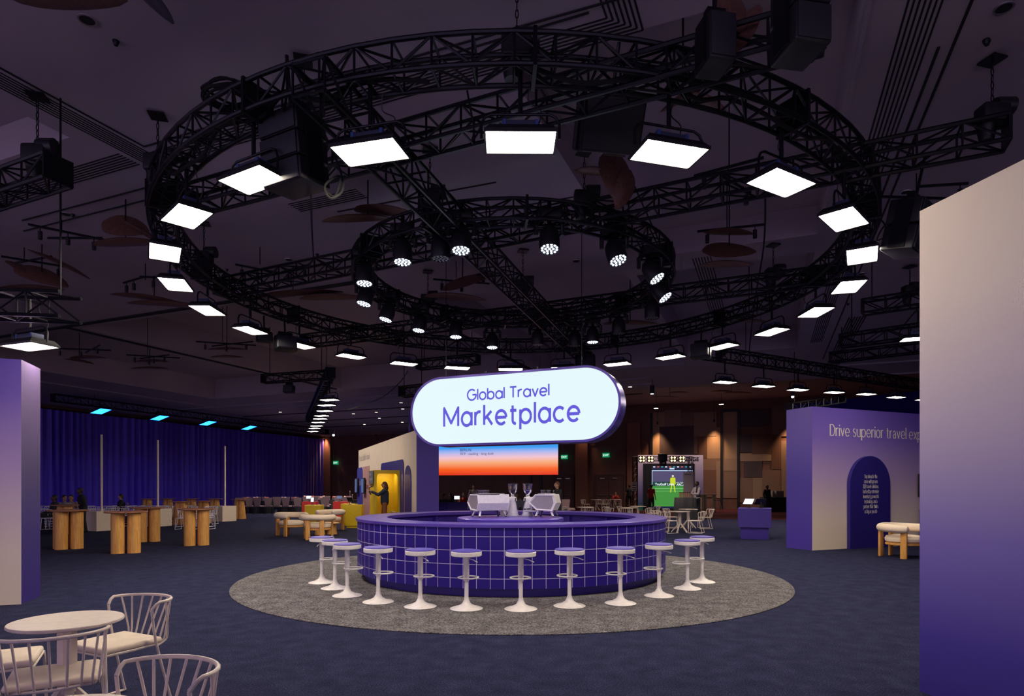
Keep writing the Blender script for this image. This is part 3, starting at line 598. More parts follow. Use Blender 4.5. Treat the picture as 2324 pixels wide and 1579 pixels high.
# yellow cubicle: a box standing out from the cream wall, open towards us
ty = lt(909.5)-.0; yb = LC+LD*(ty+.02)+LN*.03
cub = thing('photo_cubicle', 'yellow open cubicle with a woman standing inside', 'cubicle', yb, math.atan2(LN.y, LN.x)+PI)     # local -x = outwards from wall, y = into the picture
Wd, Dp, Hh = .98, .95, 2.23
b = MB(); b.box((-.04, Dp/2, Hh/2), (.06, Dp, Hh)); b.box((-Wd+.04, Dp/2, Hh/2), (.06, Dp, Hh)); b.box((-Wd/2, Dp-.03, Hh/2), (Wd, .06, Hh)); b.box((-Wd/2, Dp/2, Hh-.04), (Wd, Dp, .08)); b.box((-Wd/2, Dp/2, .03), (Wd, Dp, .06))
b.build('cubicle_shell', YELLOW, cub, 0)
fr = MB(); r = .12; ins = [(-Wd+.09, .08), (-.09, .08)]+arc(-.09-r, Hh-.13-r, r, r, 0, 90, 6)+arc(-Wd+.09+r, Hh-.13-r, r, r, 90, 180, 6)
n = len(ins); outs = []
for x, z in ins:
    cx, cz = -Wd/2, Hh/2; outs.append((0 if x > cx else -Wd, Hh if z > cz else 0))
fr.add([(x, -.02, z) for x, z in ins]+[(x, -.02, z) for x, z in outs]+[(x, .03, z) for x, z in ins], [[i, (i+1) % n, (i+1) % n+n, i+n] for i in range(n)]+[[i, i+2*n, (i+1) % n+2*n, (i+1) % n] for i in range(n)])
fr.build('front_frame', YELLOW, cub, 0)
MB().box((-Wd-.035, Dp/2, Hh-.27), (.02, Dp*.95, .50)).build('header_sign', mat('slate_board', (.16, .18, .22), .6), cub, 0)
ft = font_text('header_lettering', 'Save\ntogether', .19, mat('pale_vinyl', (.6, .6, .6), .5), TR((-Wd-.05, Dp*.82, Hh-.2)) @ Matrix.Rotation(R(-90), 4, 'Z'), cub)
lb = MB().rbox((-Wd/2, .45, Hh-.10), (.6, .3, .03), .01).build('added_fill_lamp', glow('cubicle_fill_glow', (1, .9, .7), 4), cub)  # glowing block added to brighten the dark cubicle interior, no known fixture
MB().tube([(-Wd-.06, Dp*.15, 1.62), (-Wd-.16, Dp*.12, 1.56), (-Wd-.17, Dp*.1, 1.40), (-Wd-.10, Dp*.1, 1.30)], [.03, .02, .02, .03], 8).build('phone_receiver', BLACKP, cub)
MB().rbox((-.22, .25, .55), (.18, .18, .22), .03).build('shelf_block', mat('pale_yellow_block', (.7, .6, .2), .5), cub)
t = thing('tinted_column', 'thin truss column tinted as if lit violet rising behind the cream booth corner', 'truss column', LC+Vector((-.25, .8, 3.57)))
b = MB(); 
for x in (-.12, .12):
    for y in (-.12, .12): b.tube([(x, y, 0), (x, y, .75)], .02, 6)
for k in range(5): b.tube([(-.12, -.12, k*.15), (.12, -.12, (k+1)*.15)], .01, 5)
b.build('lattice', INDIGO, t)  # violet light on the column is put into its indigo colour
# purple reception counter behind the bar
t = thing('reception_counter', 'low violet counter behind the bar left of the screens', 'counter', P(1036, 1107, 27)-Vector((0, 0, EYE)), R(-6))
MB().box((0, 0, .5), (1.6, .6, .86)).build('body', INDIGO_D, t, 0); MB().box((0, 0, .035), (1.5, .5, .07)).build('toe_kick', INDIGO_D, t, 0); MB().box((-.55, -.31, .5), (.45, .02, .8)).build('front_inset', INDIGO, t, 0)
# ------------------------------------------------------------------ trusses
def box_truss(t, path, w, h, closed=False, m=BLACK, rc_=.025, rb=.013, seg=None, n=6):
    # path: centre line, level; parts go under t, in t's local space
    path = [Vector(p) for p in path]; N = len(path)
    side = []
    for i in range(N):
        a = path[(i-1) % N] if (closed or i) else path[i]; b = path[(i+1) % N] if (closed or i < N-1) else path[i]
        d = (b-a).normalized(); side.append(Vector((d.y, -d.x, 0)).normalized())
    def off(i, s, z): return path[i % N]+side[i % N]*(s*w/2)+Vector((0, 0, z*h/2))
    for s in (-1, 1):
        for z in (-1, 1): MB().tube([off(i, s, z) for i in range(N)], rc_, n, closed).build('chord', m, t)
    br = MB(); M = N if closed else N-1
    for i in range(M):
        for s in (-1, 1):
            br.tube([off(i, s, -1 if i % 2 else 1), off(i+1, s, 1 if i % 2 else -1)], rb, 5, caps=False); br.tube([off(i, s, -1), off(i, s, 1)], rb, 5, caps=False)
        for z in (-1, 1):
            br.tube([off(i, -1 if i % 2 else 1, z), off(i+1, 1 if i % 2 else -1, z)], rb, 5, caps=False); br.tube([off(i, -1, z), off(i, 1, z)], rb, 5, caps=False)
    br.build('lattice', m, t)
def straight_truss(label, a, b, w=.30, h=.28, group=None, step=.42, name='lighting_truss', ends=True, m=BLACK, hang=False):
    a, b = Vector(a), Vector(b); mid = (a+b)/2; d = b-a; L = Vector((d.x, d.y, 0)).length; k = max(2, int(L/step)); ang = math.atan2(d.y, d.x)
    t = thing(name, label, 'truss', mid, ang, group); sl = d.z/L
    box_truss(t, [((-.5+i/k)*L, 0, (-.5+i/k)*d.z) for i in range(k+1)], w, h, False, m)
    if ends:
        for s in (-1, 1): MB().box((s*L/2, 0, s*d.z/2), (.03, w+.03, h+.03)).build('end_plate', m, t, 0)
    if hang:
        for s in (-.4, .4): MB().tube([(s*L, 0, s*d.z+h/2), (s*L, 0, ceil_h(*uv_of(mid+d*s))-mid.z-.01)], .012, 5).build('suspension_cable', CHAIN, t)
    return t
RC = Vector((.02, 11.38, 0)); RR = 5.62; ZT = EYE+3.96
def ring(label, R_, zc, n, w, h, tilt, name):
    t = thing(name, label, 'truss', (RC.x, RC.y, zc))
    box_truss(t, [(R_*math.cos(TAU*i/n), R_*math.sin(TAU*i/n), tilt*R_*math.sin(TAU*i/n)) for i in range(n)], w, h, True, n=8)
    for i in range(0, n, n//12):                                # bolted joints
        a = TAU*(i+.5)/n; MB().box((R_*math.cos(a), R_*math.sin(a), tilt*R_*math.sin(a)), (w+.07, .035, h+.07), a).build('joint_plate', BLACK, t, 0)
    return t
ring('huge outer ring of black lighting truss', RR, EYE+3.93, 96, .31, .29, -.008, 'ring_truss')
ring('smaller inner ring of black lighting truss', 2.72, EYE+3.83, 48, .28, .27, -.004, 'ring_truss')
def at(px, py, z): d = FPX*z/(HY-py); return P(px, py, d)       # point on the level z above the eye
tgrp = 'straight lighting trusses'
straight_truss('long truss crossing the ring sideways to the chain motor at far right', at(500, 655, 3.95), at(2285, 300, 3.95))
straight_truss('truss crossing behind the near ring up to the top right speaker cluster', at(432, 455, 3.95), at(1868, 62, 3.95))
straight_truss('truss crossing the ring sideways behind the small ring', at(690, 775, 3.85), at(1930, 618, 3.95))
straight_truss('long truss running away from us under both rings toward the sign', at(700, 175, 3.72), at(1335, 818, 3.72), .34, .30, ends=False)
straight_truss('truss stub entering at the top left edge of the ceiling', at(-60, 450, 3.76), at(132, 385, 3.76))
straight_truss('low truss stub at the left edge above a panel light', P(-60, 690, 7.9), P(160, 697, 7.7), .32, .30, ends=False, hang=True)
TRA, TRB = at(1603, 800, 4.0), P(2230, 895, 27.5)
straight_truss('long truss on the right carrying seven panel lights', TRA, TRB, .34, .34, hang=True)
straight_truss('truss on the far right, uppermost of three stubs', at(1958, 698, 3.9), at(2180, 664, 3.9), hang=True)
straight_truss('truss on the far right, middle of three stubs', at(1908, 775, 3.5), at(2180, 738, 3.5), hang=True)
straight_truss('truss on the far right, lowest of three stubs', at(1885, 812, 3.95), at(2160, 780, 3.95), hang=True)
straight_truss('truss above the strip of nine small panels receding left', P(750, 845, 22.0), P(700, 951, 39.5), .32, .34, step=.6, hang=True)
straight_truss('short truss with a small black speaker left of the nine panels', P(598, 860, 22.6), P(745, 850, 22.0), step=.5, hang=True)
straight_truss('truss in front of the blue curtain with four blue lights', P(120, 902, 30.65), P(742, 980, 48.9), .35, .36, step=.6, hang=True)
straight_truss('short truss between the ring and the sign top left', P(950, 828, 20.0), P(1085, 815, 19.2), step=.4, hang=True)
straight_truss('short dark truss left of the sign, upper one', P(912, 890, 19.0), P(962, 884, 18.6), step=.35, hang=True)
straight_truss('short dark truss above the right booth', P(1790, 925, 22), P(1910, 905, 23.5), step=.4, hang=True)
# ------------------------------------------------------------------ soft panel lights
def make_panel(glowm, lx=.63, ly=.36, ch=.72):
    t = thing('panel_light', None, 'panel light')
    MB().box((0, 0, 0), (lx, ly, .012)).build('diffuser', glowm, t, 0)
    b = MB(); q = [(lx/2+.02, ly/2+.02, .0), (lx/2-.03, ly/2-.03, .07)]
    vs = [(sx*x, sy*y, z+.004) for x, y, z in q for sx, sy in ((-1, -1), (1, -1), (1, 1), (-1, 1))]
    b.add(vs, [(0, 1, 5, 4), (1, 2, 6, 5), (2, 3, 7, 6), (3, 0, 4, 7), (4, 5, 6, 7)]); 
    for s in (-1, 1): b.box((s*(lx/2+.012), 0, .0), (.015, ly+.04, .03)); b.box((0, s*(ly/2+.012), .0), (lx+.04, .015, .03))
    b.build('housing', BLACKP, t, 0)
    MB().rbox((0, 0, .115), (.34, .16, .085), .01).build('power_unit', mat('slate_blue_metal', (.05, .06, .11), .45, .3), t)
    for s in (-1, 1): MB().box((s*.15, 0, .117), (.03, .17, .09)).build('blue_tape', mat('blue_tape', (.03, .07, .28), .5), t, 0)
    x = lx/2+.05
    MB().tube([(-x, 0, .02), (-x, 0, .16), (-x+.03, 0, .22), (-x+.09, 0, .25), (x-.09, 0, .25), (x-.03, 0, .22), (x, 0, .16), (x, 0, .02)], .013, 8).build('yoke', BLACK, t)
    MB().tube([(0, 0, .25), (0, 0, ch)], .022, 8).tube([(0, -.17, ch-.09), (0, .17, ch-.09)], .02, 6).build('clamp', BLACK, t)
    MB().tube(catmull([(.05, .02, .14), (.16, .1, .2), (.2, .12, .36), (.08, .1, .44), (.1, .06, .58)], 5), .006, 5).build('cable', BLACKP, t)
    return t
pl = Repeat(make_panel(PANEL))
ZP = EYE+3.24; NL = 24
near_names = {0: 'front centre', 12: 'far side, half hidden by the sign'}
for i in range(NL):
    a = -PI/2+TAU*i/NL+R(.6); p = RC+Vector((math.cos(a), math.sin(a), 0))*(RR-.05); p.z = ZP
    if i == 0: l = 'glowing panel light at the top middle of the ring, squarest and nearest'
    elif i == 12: l = 'panel light at the far middle of the ring, just above the sign'
    else:
        sd = 'right' if i < 12 else 'left'; k = i if i < 12 else 24-i
        ordn = ['', 'first', 'second', 'third', 'fourth', 'fifth', 'sixth', 'seventh', 'eighth', 'ninth', 'tenth', 'eleventh'][k]
        l = '%s glowing panel light down the %s side of the ring from its top middle' % (ordn, sd)
    pl.put(p, a+PI/2, l, 'panel lights under the large ring')
far = [(1645, 867), (1733, 876), (1811, 884), (1893, 890), (1966, 894), (2034, 901), (2098, 907)]
q0_, q1_ = P(1645, 867, 19.0), P(2098, 907, 23.1)
for i, (px, py) in enumerate(far):
    k = (px-CX)/FPX; tt = (k*TRA.y-TRA.x)/((TRB.x-TRA.x)-k*(TRB.y-TRA.y)); d = TRA.y+tt*(TRB.y-TRA.y); o = 'first second third fourth fifth sixth seventh'.split()[i]
    pl.put(P(px, py, d), R(23), '%s panel light from the left in the row above the right booth' % o, 'panel lights over the right booth')
pl.put(P(67, 785, 8.7), R(-20), 'bright panel light at the left edge above the violet wall end', None)
pl.put(P(2084, 768, 13.8), R(-18), 'bright panel light cut off by the tall right wall', None)
def strip_at(i): return 22.8+1.64*i
sp = [(748, 907), (741.5, 919), (737, 932), (730, 943), (727, 950), (722, 958), (718.5, 966), (714, 971.5), (710, 978.5)]
ords = 'nearest,second,third,fourth,fifth,sixth,seventh,eighth,farthest'.split(',')
for i, (px, py) in enumerate(sp):
    d = FPX*(3.24+.04*i)/(HY-py); pl.put(P(px, py, d), R(-22), '%s of the nine small panels receding in a line above the hall' % ords[i], 'line of nine panel lights')
pb = Repeat(make_panel(PANEL_B, .85, .6, .45))
for (px, py), o in zip([(229, 933), (362, 948), (472, 960), (565, 970.5)], ['leftmost', 'second from left', 'third from left', 'rightmost']):
    d = FPX*4.35/(HY-py)*.93; pb.put(P(px, py, d), -RA, '%s blue panel light in front of the blue curtain' % o, 'blue panel lights at the curtain').rotation_euler = (0, R(-14), -RA)
# ------------------------------------------------------------------ moving head lights on the inner ring
def make_head(lit):
    t = thing('moving_head', None, 'stage light')
    MB().rbox((0, 0, .50), (.34, .24, .12), .02).build('base', BLACKP, t)
    for s in (-1, 1): MB().tube([(s*.12, 0, .44), (s*.185, 0, .38), (s*.185, 0, .22)], [.04, .035, .03], 8).build('yoke_arm', BLACKP, t)
    h = MB().lathe([(0, .34), (.08, .34), (.13, .27), (.145, .16), (.145, .02), (.138, 0), (.132, 0), (.132, .02), (0, .02)], 28).build('head', BLACKP, t)
    b = MB()
    spots = [(0, 0)]+[(.055*math.cos(TAU*k/6), .055*math.sin(TAU*k/6)) for k in range(6)]+[(.105*math.cos(TAU*k/12+.2), .105*math.sin(TAU*k/12+.2)) for k in range(12)]
    for x, y in spots: b.lathe([(0, .004), (.017, .004), (.017, .012), (0, .012)], 10, (x, y, 0))
    b.build('led_cluster', LED if lit else GREY, h)
    MB().tube([(0, 0, .36), (0, 0, .70)], .03, 8).tube([(-.17, 0, .362), (.17, 0, .362)], .02, 6).tube([(0, -.17, .362), (0, .17, .362)], .02, 6).build('clamp', BLACK, t)
    return t, h
hl, hd = Repeat(make_head(True)[0]), Repeat(make_head(False)[0])
LIT = [(1244, 571), (1408, 590), (1509, 630), (1530, 675), (1117, 789), (1010, 779), (911, 761), (839, 730), (805, 690), (833, 645), (932, 603), (1056, 580), (1345, 777)]
names = ['LED stage light right of the middle on the near side of the small ring', 'LED stage light tilted left, second on the near right of the small ring', 'LED stage light at the right end of the small ring, upper one', 'LED stage light at the right end of the small ring, lower one',
  'LED stage light on the far side of the small ring, right above the sign middle', 'LED stage light on the far side of the small ring above the sign letters', 'LED stage light on the far left of the small ring', 'LED stage light on the left, lowest of three stacked ones', 'LED stage light at the very left end of the small ring, middle one', 'LED stage light at the left end of the small ring, upper one', 'LED stage light on the near left of the small ring', 'LED stage light nearest the crossing trusses of the small ring', 'faintly lit LED stage light on the far right of the small ring']
tilts = [(.25, 0), (.35, .25), (.3, .5), (.3, .55), (.12, 0), (.12, 0), (.15, -.1), (.15, -.25), (.15, -.2), (.12, .0), (.12, 0), (.18, 0), (.05, 0)]
for (px, py), l, (tx, ty_) in zip(LIT, names, tilts):
    p = at(px, py, 3.34); v2 = Vector((p.x-RC.x, p.y-RC.y)); f = 2.72/v2.length
    if .8 < f < 1.25: p.x, p.y = RC.x+v2.x*f, RC.y+v2.y*f
    E_ = Euler((-tx*.9, -ty_, 0)); piv = Vector((0, 0, .22)); o_ = piv-(E_.to_matrix() @ piv)
    o = hl.put(p-o_, 0, l, 'LED moving heads on the small ring')
    for c_ in kids(o):
        if c_.name.startswith('head'): c_.rotation_euler = E_; c_.location = o_
for (px, py), l in (((1220, 783), 'unlit stage light behind the far side of the small ring, centre'), ((1305, 785), 'unlit stage light beside the long truss end'), ((1404, 757), 'unlit stage light on the far right, hanging straight down'), ((1480, 722), 'unlit stage light on the right just below the ring end'), ((1000, 588), 'unlit stage light between two lit ones on the near left')):
    o = hd.put(at(px, py, 3.36), 0, l, 'unlit moving heads on the small ring')
for i in (0, 1, 4, 5, 10, 11, 7, 2):                              # the beams of the lit heads
    px, py = LIT[i]; p = at(px, py, 3.30); L = bpy.data.lights.new('stage_beam', 'SPOT'); L.energy = SPOT_W; L.color = (.55, .52, 1); L.spot_size = R(58); L.spot_blend = .8; L.shadow_soft_size = .13
    lo = bpy.data.objects.new('stage_beam', L); COL.objects.link(lo); lo.location = p-Vector((0, 0, .04)); d = Vector((p.x*.5, 8.6 if i in (4, 5, 7) else 10.6, 0))-p; lo.rotation_euler = d.to_track_quat('-Z', 'Y').to_euler()
# ------------------------------------------------------------------ speakers, chain motors, cable coils
def speaker(label, p, dims, rz, rx=0, n=3, grille=True, hang=None, name='loudspeaker'):
    t = thing(name, label, 'loudspeaker', p, rz); w, d, h = dims
    t.rotation_euler = (rx, 0, rz)
    for k in range(n):
        z = -h/2+h*(k+.5)/n; MB().rbox((0, 0, z), (w, d, h/n-.012), .02).build('cabinet', BLACKP, t)
        MB().rbox((0, -d/2-.008, z), (w*.92, .02, h/n*.86), .008).build('grille', mat('speaker_grille', (.02, .02, .028), .6), t)
    for s in (-1, 1): MB().box((s*(w/2+.012), 0, 0), (.02, d*.5, h*.9)).build('side_bracket', BLACK, t, 0)
    MB().box((0, 0, h/2+.05), (w*.7, .08, .10)).build('top_bar', BLACK, t, 0)
    MB().tube([(0, 0, h/2+.08), (0, 0, h/2+(hang or .35))], .02, 6).build('hanger', BLACK, t)
    if w > .6: MB().box((w*.2, d*.2, -h/2-.012), (.22, .16, .02)).build('handle_plate', mat('tan_tape', (.25, .19, .13), .7), t, 0)
    return t
speaker('massive black speaker stack hanging inside the ring at upper left', P(668, 350, 6.6), (.56, .42, .74), R(-28), R(6), 3, hang=.62)
speaker('square black speaker box between two panel lights at the top', P(1381, 284, 7.2), (.72, .4, .58), R(8), R(30), 1, hang=.5)
speaker('tilted black speaker hanging behind the tall right wall', P(2062, 520, 8.3), (.55, .40, .66), R(40), R(12), 2, hang=.6)
speaker('black speaker cluster cut off at the very top right', P(1815, 40, 4.9), (.30, .35, .62), R(10), 0, 2, hang=.3)
speaker('black speaker box hanging left of the top right cluster', P(1622, 105, 5.4), (.24, .3, .42), R(10), 0, 1, hang=.2)
for px, py, d, rz, lab, s in ((648, 780, 13.6, R(35), 'small black speaker pair under the left side of the ring', .42), (1590, 797, 14.4, R(-30), 'small black speaker under the right side of the ring', .42), (656, 883, 22.3, 0, 'small black speaker hanging from the short truss at left', .36), (1328, 822, 17.2, 0, 'black box at the end of the long truss above the sign', .5), (600, 765, 14.0, R(30), 'black speaker beside the second left panel light', .3)):
    speaker(lab, P(px, py, d), (s, s*.7, s*.75), rz, R(-10), 1, hang=.4)
def chain(b, p, z1):
    k = int((z1-p.z)/.075)
    for i in range(k):
        z = p.z+.075*i; r = .013
        pts = [(r*1.1*math.cos(a), 0, .045*math.sin(a)) for a in [TAU*j/8 for j in range(8)]]
        if i % 2: pts = [(0, x, z_) for x, _, z_ in pts]
        b.tube([(x, y, z_+z-p.z+.04) for x, y, z_ in pts], .006, 5, True)
def hoist(label, p, rz=0, body=True):
    t = thing('chain_hoist', label, 'chain hoist', p, rz, 'chain hoists up to the ceiling')
    if body:
        MB().rbox((0, 0, .0), (.30, .20, .22), .03).build('motor', BLACKP, t); MB().lathe([(0, -.2), (.09, -.2), (.10, -.16), (.10, .0), (0, .0)], 16, (.22, 0, .1), Matrix.Rotation(R(90), 4, 'Y')).build('gear_case', BLACKP, t)
        MB().lathe([(.0, -.28), (.07, -.28), (.11, -.05), (.10, -.04), (.06, -.26), (0, -.26)], 12, (-.05, .02, 0)).build('chain_bag', BLACKP, t)
    b = MB(); chain(b, p, ZC-.03); b.build('chain', CHAIN, t)
    MB().box((0, 0, ZC-.03-p.z), (.20, .20, .02), R(15)).build('ceiling_plate', BLACK, t, 0)
    return t
for px, py, z, lab in ((688, 262, 4.2, 'hoist chain to the ceiling plate left of top centre'), (358, 372, 4.2, 'hoist chain above the left edge of the ring'), (1173, 112, 4.22, 'thick chain dropping to the ring at the top middle'), (1326, 452, 4.15, 'chain hoist above the small ring, right of its middle'), (976, 452, 4.12, 'chain hoist on the long truss left of the small ring top'),
                     (2252, 262, 4.2, 'chain hoist at the far right end of the long truss'), (85, 352, 4.1, 'chain hoist on the truss stub at top left'), (971, 680, 4.2, 'chain behind the small ring, left of the middle'), (1187, 648, 4.12, 'chain dropping onto the long truss inside the small ring'), (1755, 622, 4.25, 'chain hoist on the right side of the ring truss'), (463, 585, 4.2, 'chain behind the third panel light on the left'), (2065, 660, 4.3, 'chain hoist beside the tall right wall'), (1635, 800, 4.4, 'chain hoist on the truss over the right booth')):
    hoist(lab, at(px, py, z))
t = thing('cable_coil', 'coil of black cable lying on the ring truss at upper left', 'cable', at(520, 232, 4.2)+Vector((0, 0, 0)))
b = MB()
for k in range(7): b.tube([((.24+.02*(k % 3))*math.cos(a), (.20+.02*(k % 2))*math.sin(a), .02*k+.02*math.sin(3*a+k)) for a in [TAU*i/24 for i in range(24)]], .014, 6, True)
b.build('coil', CABLE, t)
rr = random.Random(11)
def cable(label, pts, r=.011): return tag(MB().tube(catmull(pts, 6), r, 6).build('cable', CABLE), label, 'cable', 'black cables along the trusses')
for j, (a0, a1, lab) in enumerate(((200, 262, 'black cable bundle draped along the near left of the ring'), (272, 338, 'black cable bundle draped along the near right of the ring'), (120, 190, 'black cable bundle along the far left of the ring'), (-10, 60, 'black cable bundle along the far right of the ring'))):
    cable(lab, [RC+Vector(((RR+rr.uniform(-.06, .06))*math.cos(R(a)), (RR+rr.uniform(-.06, .06))*math.sin(R(a)), EYE+3.93+rr.uniform(-.16, .02))) for a in [a0+(a1-a0)*i/16 for i in range(17)]], .022)
cable('cable loops hanging beside the big speaker stack', [P(735, 300, 6.5), P(770, 380, 6.5), P(778, 430, 6.5), P(750, 450, 6.4), P(738, 420, 6.4), P(772, 400, 6.45), P(760, 445, 6.5), P(735, 430, 6.5)], .012)
cable('thin cables hanging below the big speaker stack', [P(706, 445, 6.6), P(708, 520, 9.), P(712, 590, 12), P(716, 640, 14)], .012)
cable('long thin cable from the right ring down to the booth truss', [at(1737, 430, 4.0), P(1733, 560, 11), P(1712, 690, 13.5), P(1700, 800, 16)], .014)
cable('long thin cable sagging left of the sign', [P(925, 842, 17), P(905, 870, 18), P(860, 905, 20), P(790, 930, 24)], .014)
cable('cable tangle in front of the tilted right speaker', [P(1985, 520, 8), P(2000, 500, 8), P(2015, 530, 8.1), P(1990, 545, 8), P(2005, 515, 8), P(2025, 505, 8.1)], .010)
cable('cable loop above the panel light at the top middle', [at(1060, 205, 3.9), P(1075, 290, 6.3), P(1072, 318, 6.2), P(1085, 300, 6.2), P(1100, 265, 6.2)], .010)
# ------------------------------------------------------------------ petal ornaments, track lights, downlights
PETAL = mat('amber_petal_glass', (.14, .062, .045), .45, var=.25, scale=25); PETAL_D = mat('dark_petal_glass', (.05, .045, .06), .4)
def petal(b, c, L, Wd, rot):
    M = Euler(rot).to_matrix().to_4x4(); vs = []; n = 10; m = 8
    for i in range(n+1):
        u = -1+2*i/n; w = Wd*max(0.03, (1-u*u))**.5*(1-.25*u)
        for k in range(m): a = TAU*k/m; vs.append(M @ Vector((u*L/2, w/2*math.cos(a), .10*(1-u*u)*L*.3+.045*math.sin(a)*(1-.8*u*u)))+Vector(c))
    b.add(vs, [(i*m+k, i*m+(k+1) % m, (i+1)*m+(k+1) % m, (i+1)*m+k) for i in range(n) for k in range(m)]+[list(range(m)), [n*m+k for k in range(m)]])
def ornament(label, px, py, z, petals, m=PETAL):
    p = at(px, py, z) if z > 0 else None; t = thing('petal_ornament', label, 'ceiling ornament', p, 0, 'amber petal ornaments on the ceiling')
    for (dx, dz, L, Wd, rx, ry, rz) in petals:
        b = MB(); petal(b, (dx, 0, dz), L, Wd, (R(rx), R(ry), R(rz))); b.build('petal', m, t, 70)
    MB().tube([(0, 0, .02), (0, 0, ZC+(ceil_h(*uv_of(p))-ZC)-p.z)], .012, 6).build('stem', BLACK, t)
    return t
ornament('amber petal cut off by the top left corner', 140, -12, 4.4, [(0, 0, 1.1, .45, 0, 0, 5)])
ornament('dark petal hanging at the top edge, left', 342, 0, 4.4, [(0, 0, .45, .28, 25, 20, 60)], PETAL_D)
ornament('pair of amber petals left of the ring, one seen as a disc', 285, 540, 4.2, [(0, .18, .75, .5, 60, 10, 5), (.05, -.1, 1.2, .42, 5, 0, -5), (.35, .05, .7, .35, 10, 30, 20)])
ornament('pair of flat amber petals left of the small ring', 835, 488, 4.3, [(-.15, -.08, 1.1, .45, 12, -6, 10), (.25, .05, 1.0, .4, 0, 8, -12)])
ornament('upright amber petals under the square speaker', 1397, 405, 4.1, [(0, .0, .75, .45, 70, 75, 0), (.1, -.15, .55, .3, 60, 110, 0), (-.25, .08, .6, .25, 10, 0, 10)])
ornament('amber petals behind the truss at top right', 1660, 60, 4.2, [(0, .15, .5, .4, 60, 60, 0), (.1, -.05, .55, .35, 40, -60, 0)])
ornament('amber petals seen through the near right of the ring', 1550, 225, 4.4, [(0, 0, .55, .35, 20, -30, 0), (.25, -.05, .5, .3, 10, 20, 0)])
ornament('stack of three amber petals on the right inside the ring', 1655, 570, 4.2, [(0, .32, .9, .4, 10, 0, 5), (0, 0, .95, .5, 50, 0, 0), (-.05, -.25, .95, .35, 5, 0, 0)])
ornament('cluster of amber petals at the far left, over the low truss', 95, 640, 4.1, [(0, .1, 1.0, .5, 45, 20, 10), (.35, .35, 1.2, .4, 10, 25, 10), (-.2, -.15, 1.3, .45, 5, 0, 0), (-.3, .2, .9, .4, 15, 30, 0)])
ornament('long flat amber petals beside the lowest left ring panels', 350, 690, 4.2, [(-.1, .1, 1.8, .35, 0, 8, 0), (.4, -.05, 2.0, .4, 0, 4, 0)])
ornament('amber petals seen through the middle of the small ring', 1050, 655, 4.2, [(.15, .15, 1.2, .6, 35, -20, 10), (-.15, -.2, 1.3, .4, 0, 4, 0)])
ornament('amber petals above the panel light at the left edge', 70, 728, 4.2, [(.1, 0, 1.8, .5, 10, 0, 0), (-.6, .05, 1.2, .4, 0, 10, 0)])
ornament('amber petals above the curtain, third cluster from the left', 515, 800, 4.3, [(0, .1, 1.2, .5, 10, 0, 0), (0, -.15, 1.0, .6, 10, 0, 0)])
ornament('amber petals above the curtain, second cluster from the left', 340, 830, 4.3, [(.1, .15, 1.2, .3, 0, 0, 0), (0, -.1, 1.3, .6, 10, 0, 0)])
ornament('amber petals above the curtain, leftmost cluster', 180, 820, 4.3, [(0, 0, 1.0, .4, 10, 10, 0), (.3, .12, 1.2, .35, 0, 0, 0)])
ornament('far pair of dark amber petals beyond the right edge of the sign', 1520, 898, 5.8, [(-.3, -.1, 1.9, .5, 8, 0, 0), (.6, .2, 1.2, .4, 0, 0, 0)])
ornament('far amber petals above the patchwork wall', 1660, 892, 5.8, [(-.6, .1, 1.3, .35, 0, 0, 0), (.4, 0, 1.8, .4, 0, 0, 0)])
ornament('small amber petals seen behind the right side of the small ring', 1430, 735, 4.2, [(0, 0, 1.4, .5, 5, 0, 0)])
ornament('amber petal beyond the right ring panels', 1700, 730, 4.2, [(0, 0, .9, .5, 10, 0, 0)])
ornament('reddish petals left of the small ring over the crossing truss', 665, 672, 4.2, [(0, 0, 2.2, .5, 5, -5, 0), (.9, -.05, 1.5, .4, 0, 0, 0)])
def track(label, px, py, z, bars, n=3, s=1):
    p = at(px, py, z); t = thing('track_light', label, 'track light', p, 0, 'black track lights on the ceiling')
    for (x0, y0, x1, y1) in bars: MB().tube([(x0*s, y0*s, 0), (x1*s, y1*s, 0)], .022, 6).build('track', BLACK, t)
    for k in range(n):
        x0, y0, x1, y1 = bars[k % len(bars)]; f = (.15, .85, .5, .3)[k % 4]; x, y = (x0+(x1-x0)*f)*s, (y0+(y1-y0)*f)*s
        MB().cyl((x, y, -.22), .035, .14, 12).build('spot', BLACKP, t); MB().tube([(x, y, -.1), (x, y, 0)], .008, 5).build('stem', BLACK, t)
    MB().tube([(0, 0, 0), (0, 0, ceil_h(*uv_of(p))+0-p.z)], .01, 5).build('rod', BLACK, t)
track('track light at the left edge, upper one', 140, 530, 4.6, [(-.3, -.4, .6, .3), (-.4, .2, .6, .2)])
track('track light at the left edge, lower one', 55, 590, 4.6, [(-.4, .2, .7, -.2), (-.3, -.2, .6, .4)], 2)
track('track light left of the third ring panel', 330, 635, 4.5, [(-.6, .2, .1, -.2), (0, -.2, .9, -.1)], 4)
track('track light in the dark left of the small ring', 590, 600, 4.5, [(-.5, .0, .2, .5), (.2, .5, 1.0, 0)], 4)
track('track light seen through the small ring', 1035, 630, 4.5, [(-.5, .1, .7, .4), (0, .3, .7, -.4)], 3)
track('track light to the right inside the ring', 1655, 375, 4.5, [(-.4, .3, .4, -.2), (.0, .3, .6, .8)], 3)
track('track light bars behind the right ring panels', 1650, 520, 4.6, [(-.5, .1, .6, -.2)], 2)
track('track light beyond the ring panels at left, over the curtain', 505, 775, 4.4, [(-.8, 0, .8, .5), (-.6, .6, .9, 0)], 3)
track('track light over the curtain, middle', 335, 805, 4.4, [(-.7, 0, .8, .5), (-.6, .6, .7, 0)], 4)
track('track light over the curtain, far left', 180, 790, 4.4, [(-.9, 0, .8, .3), (-.2, .6, .9, -.4)], 3)
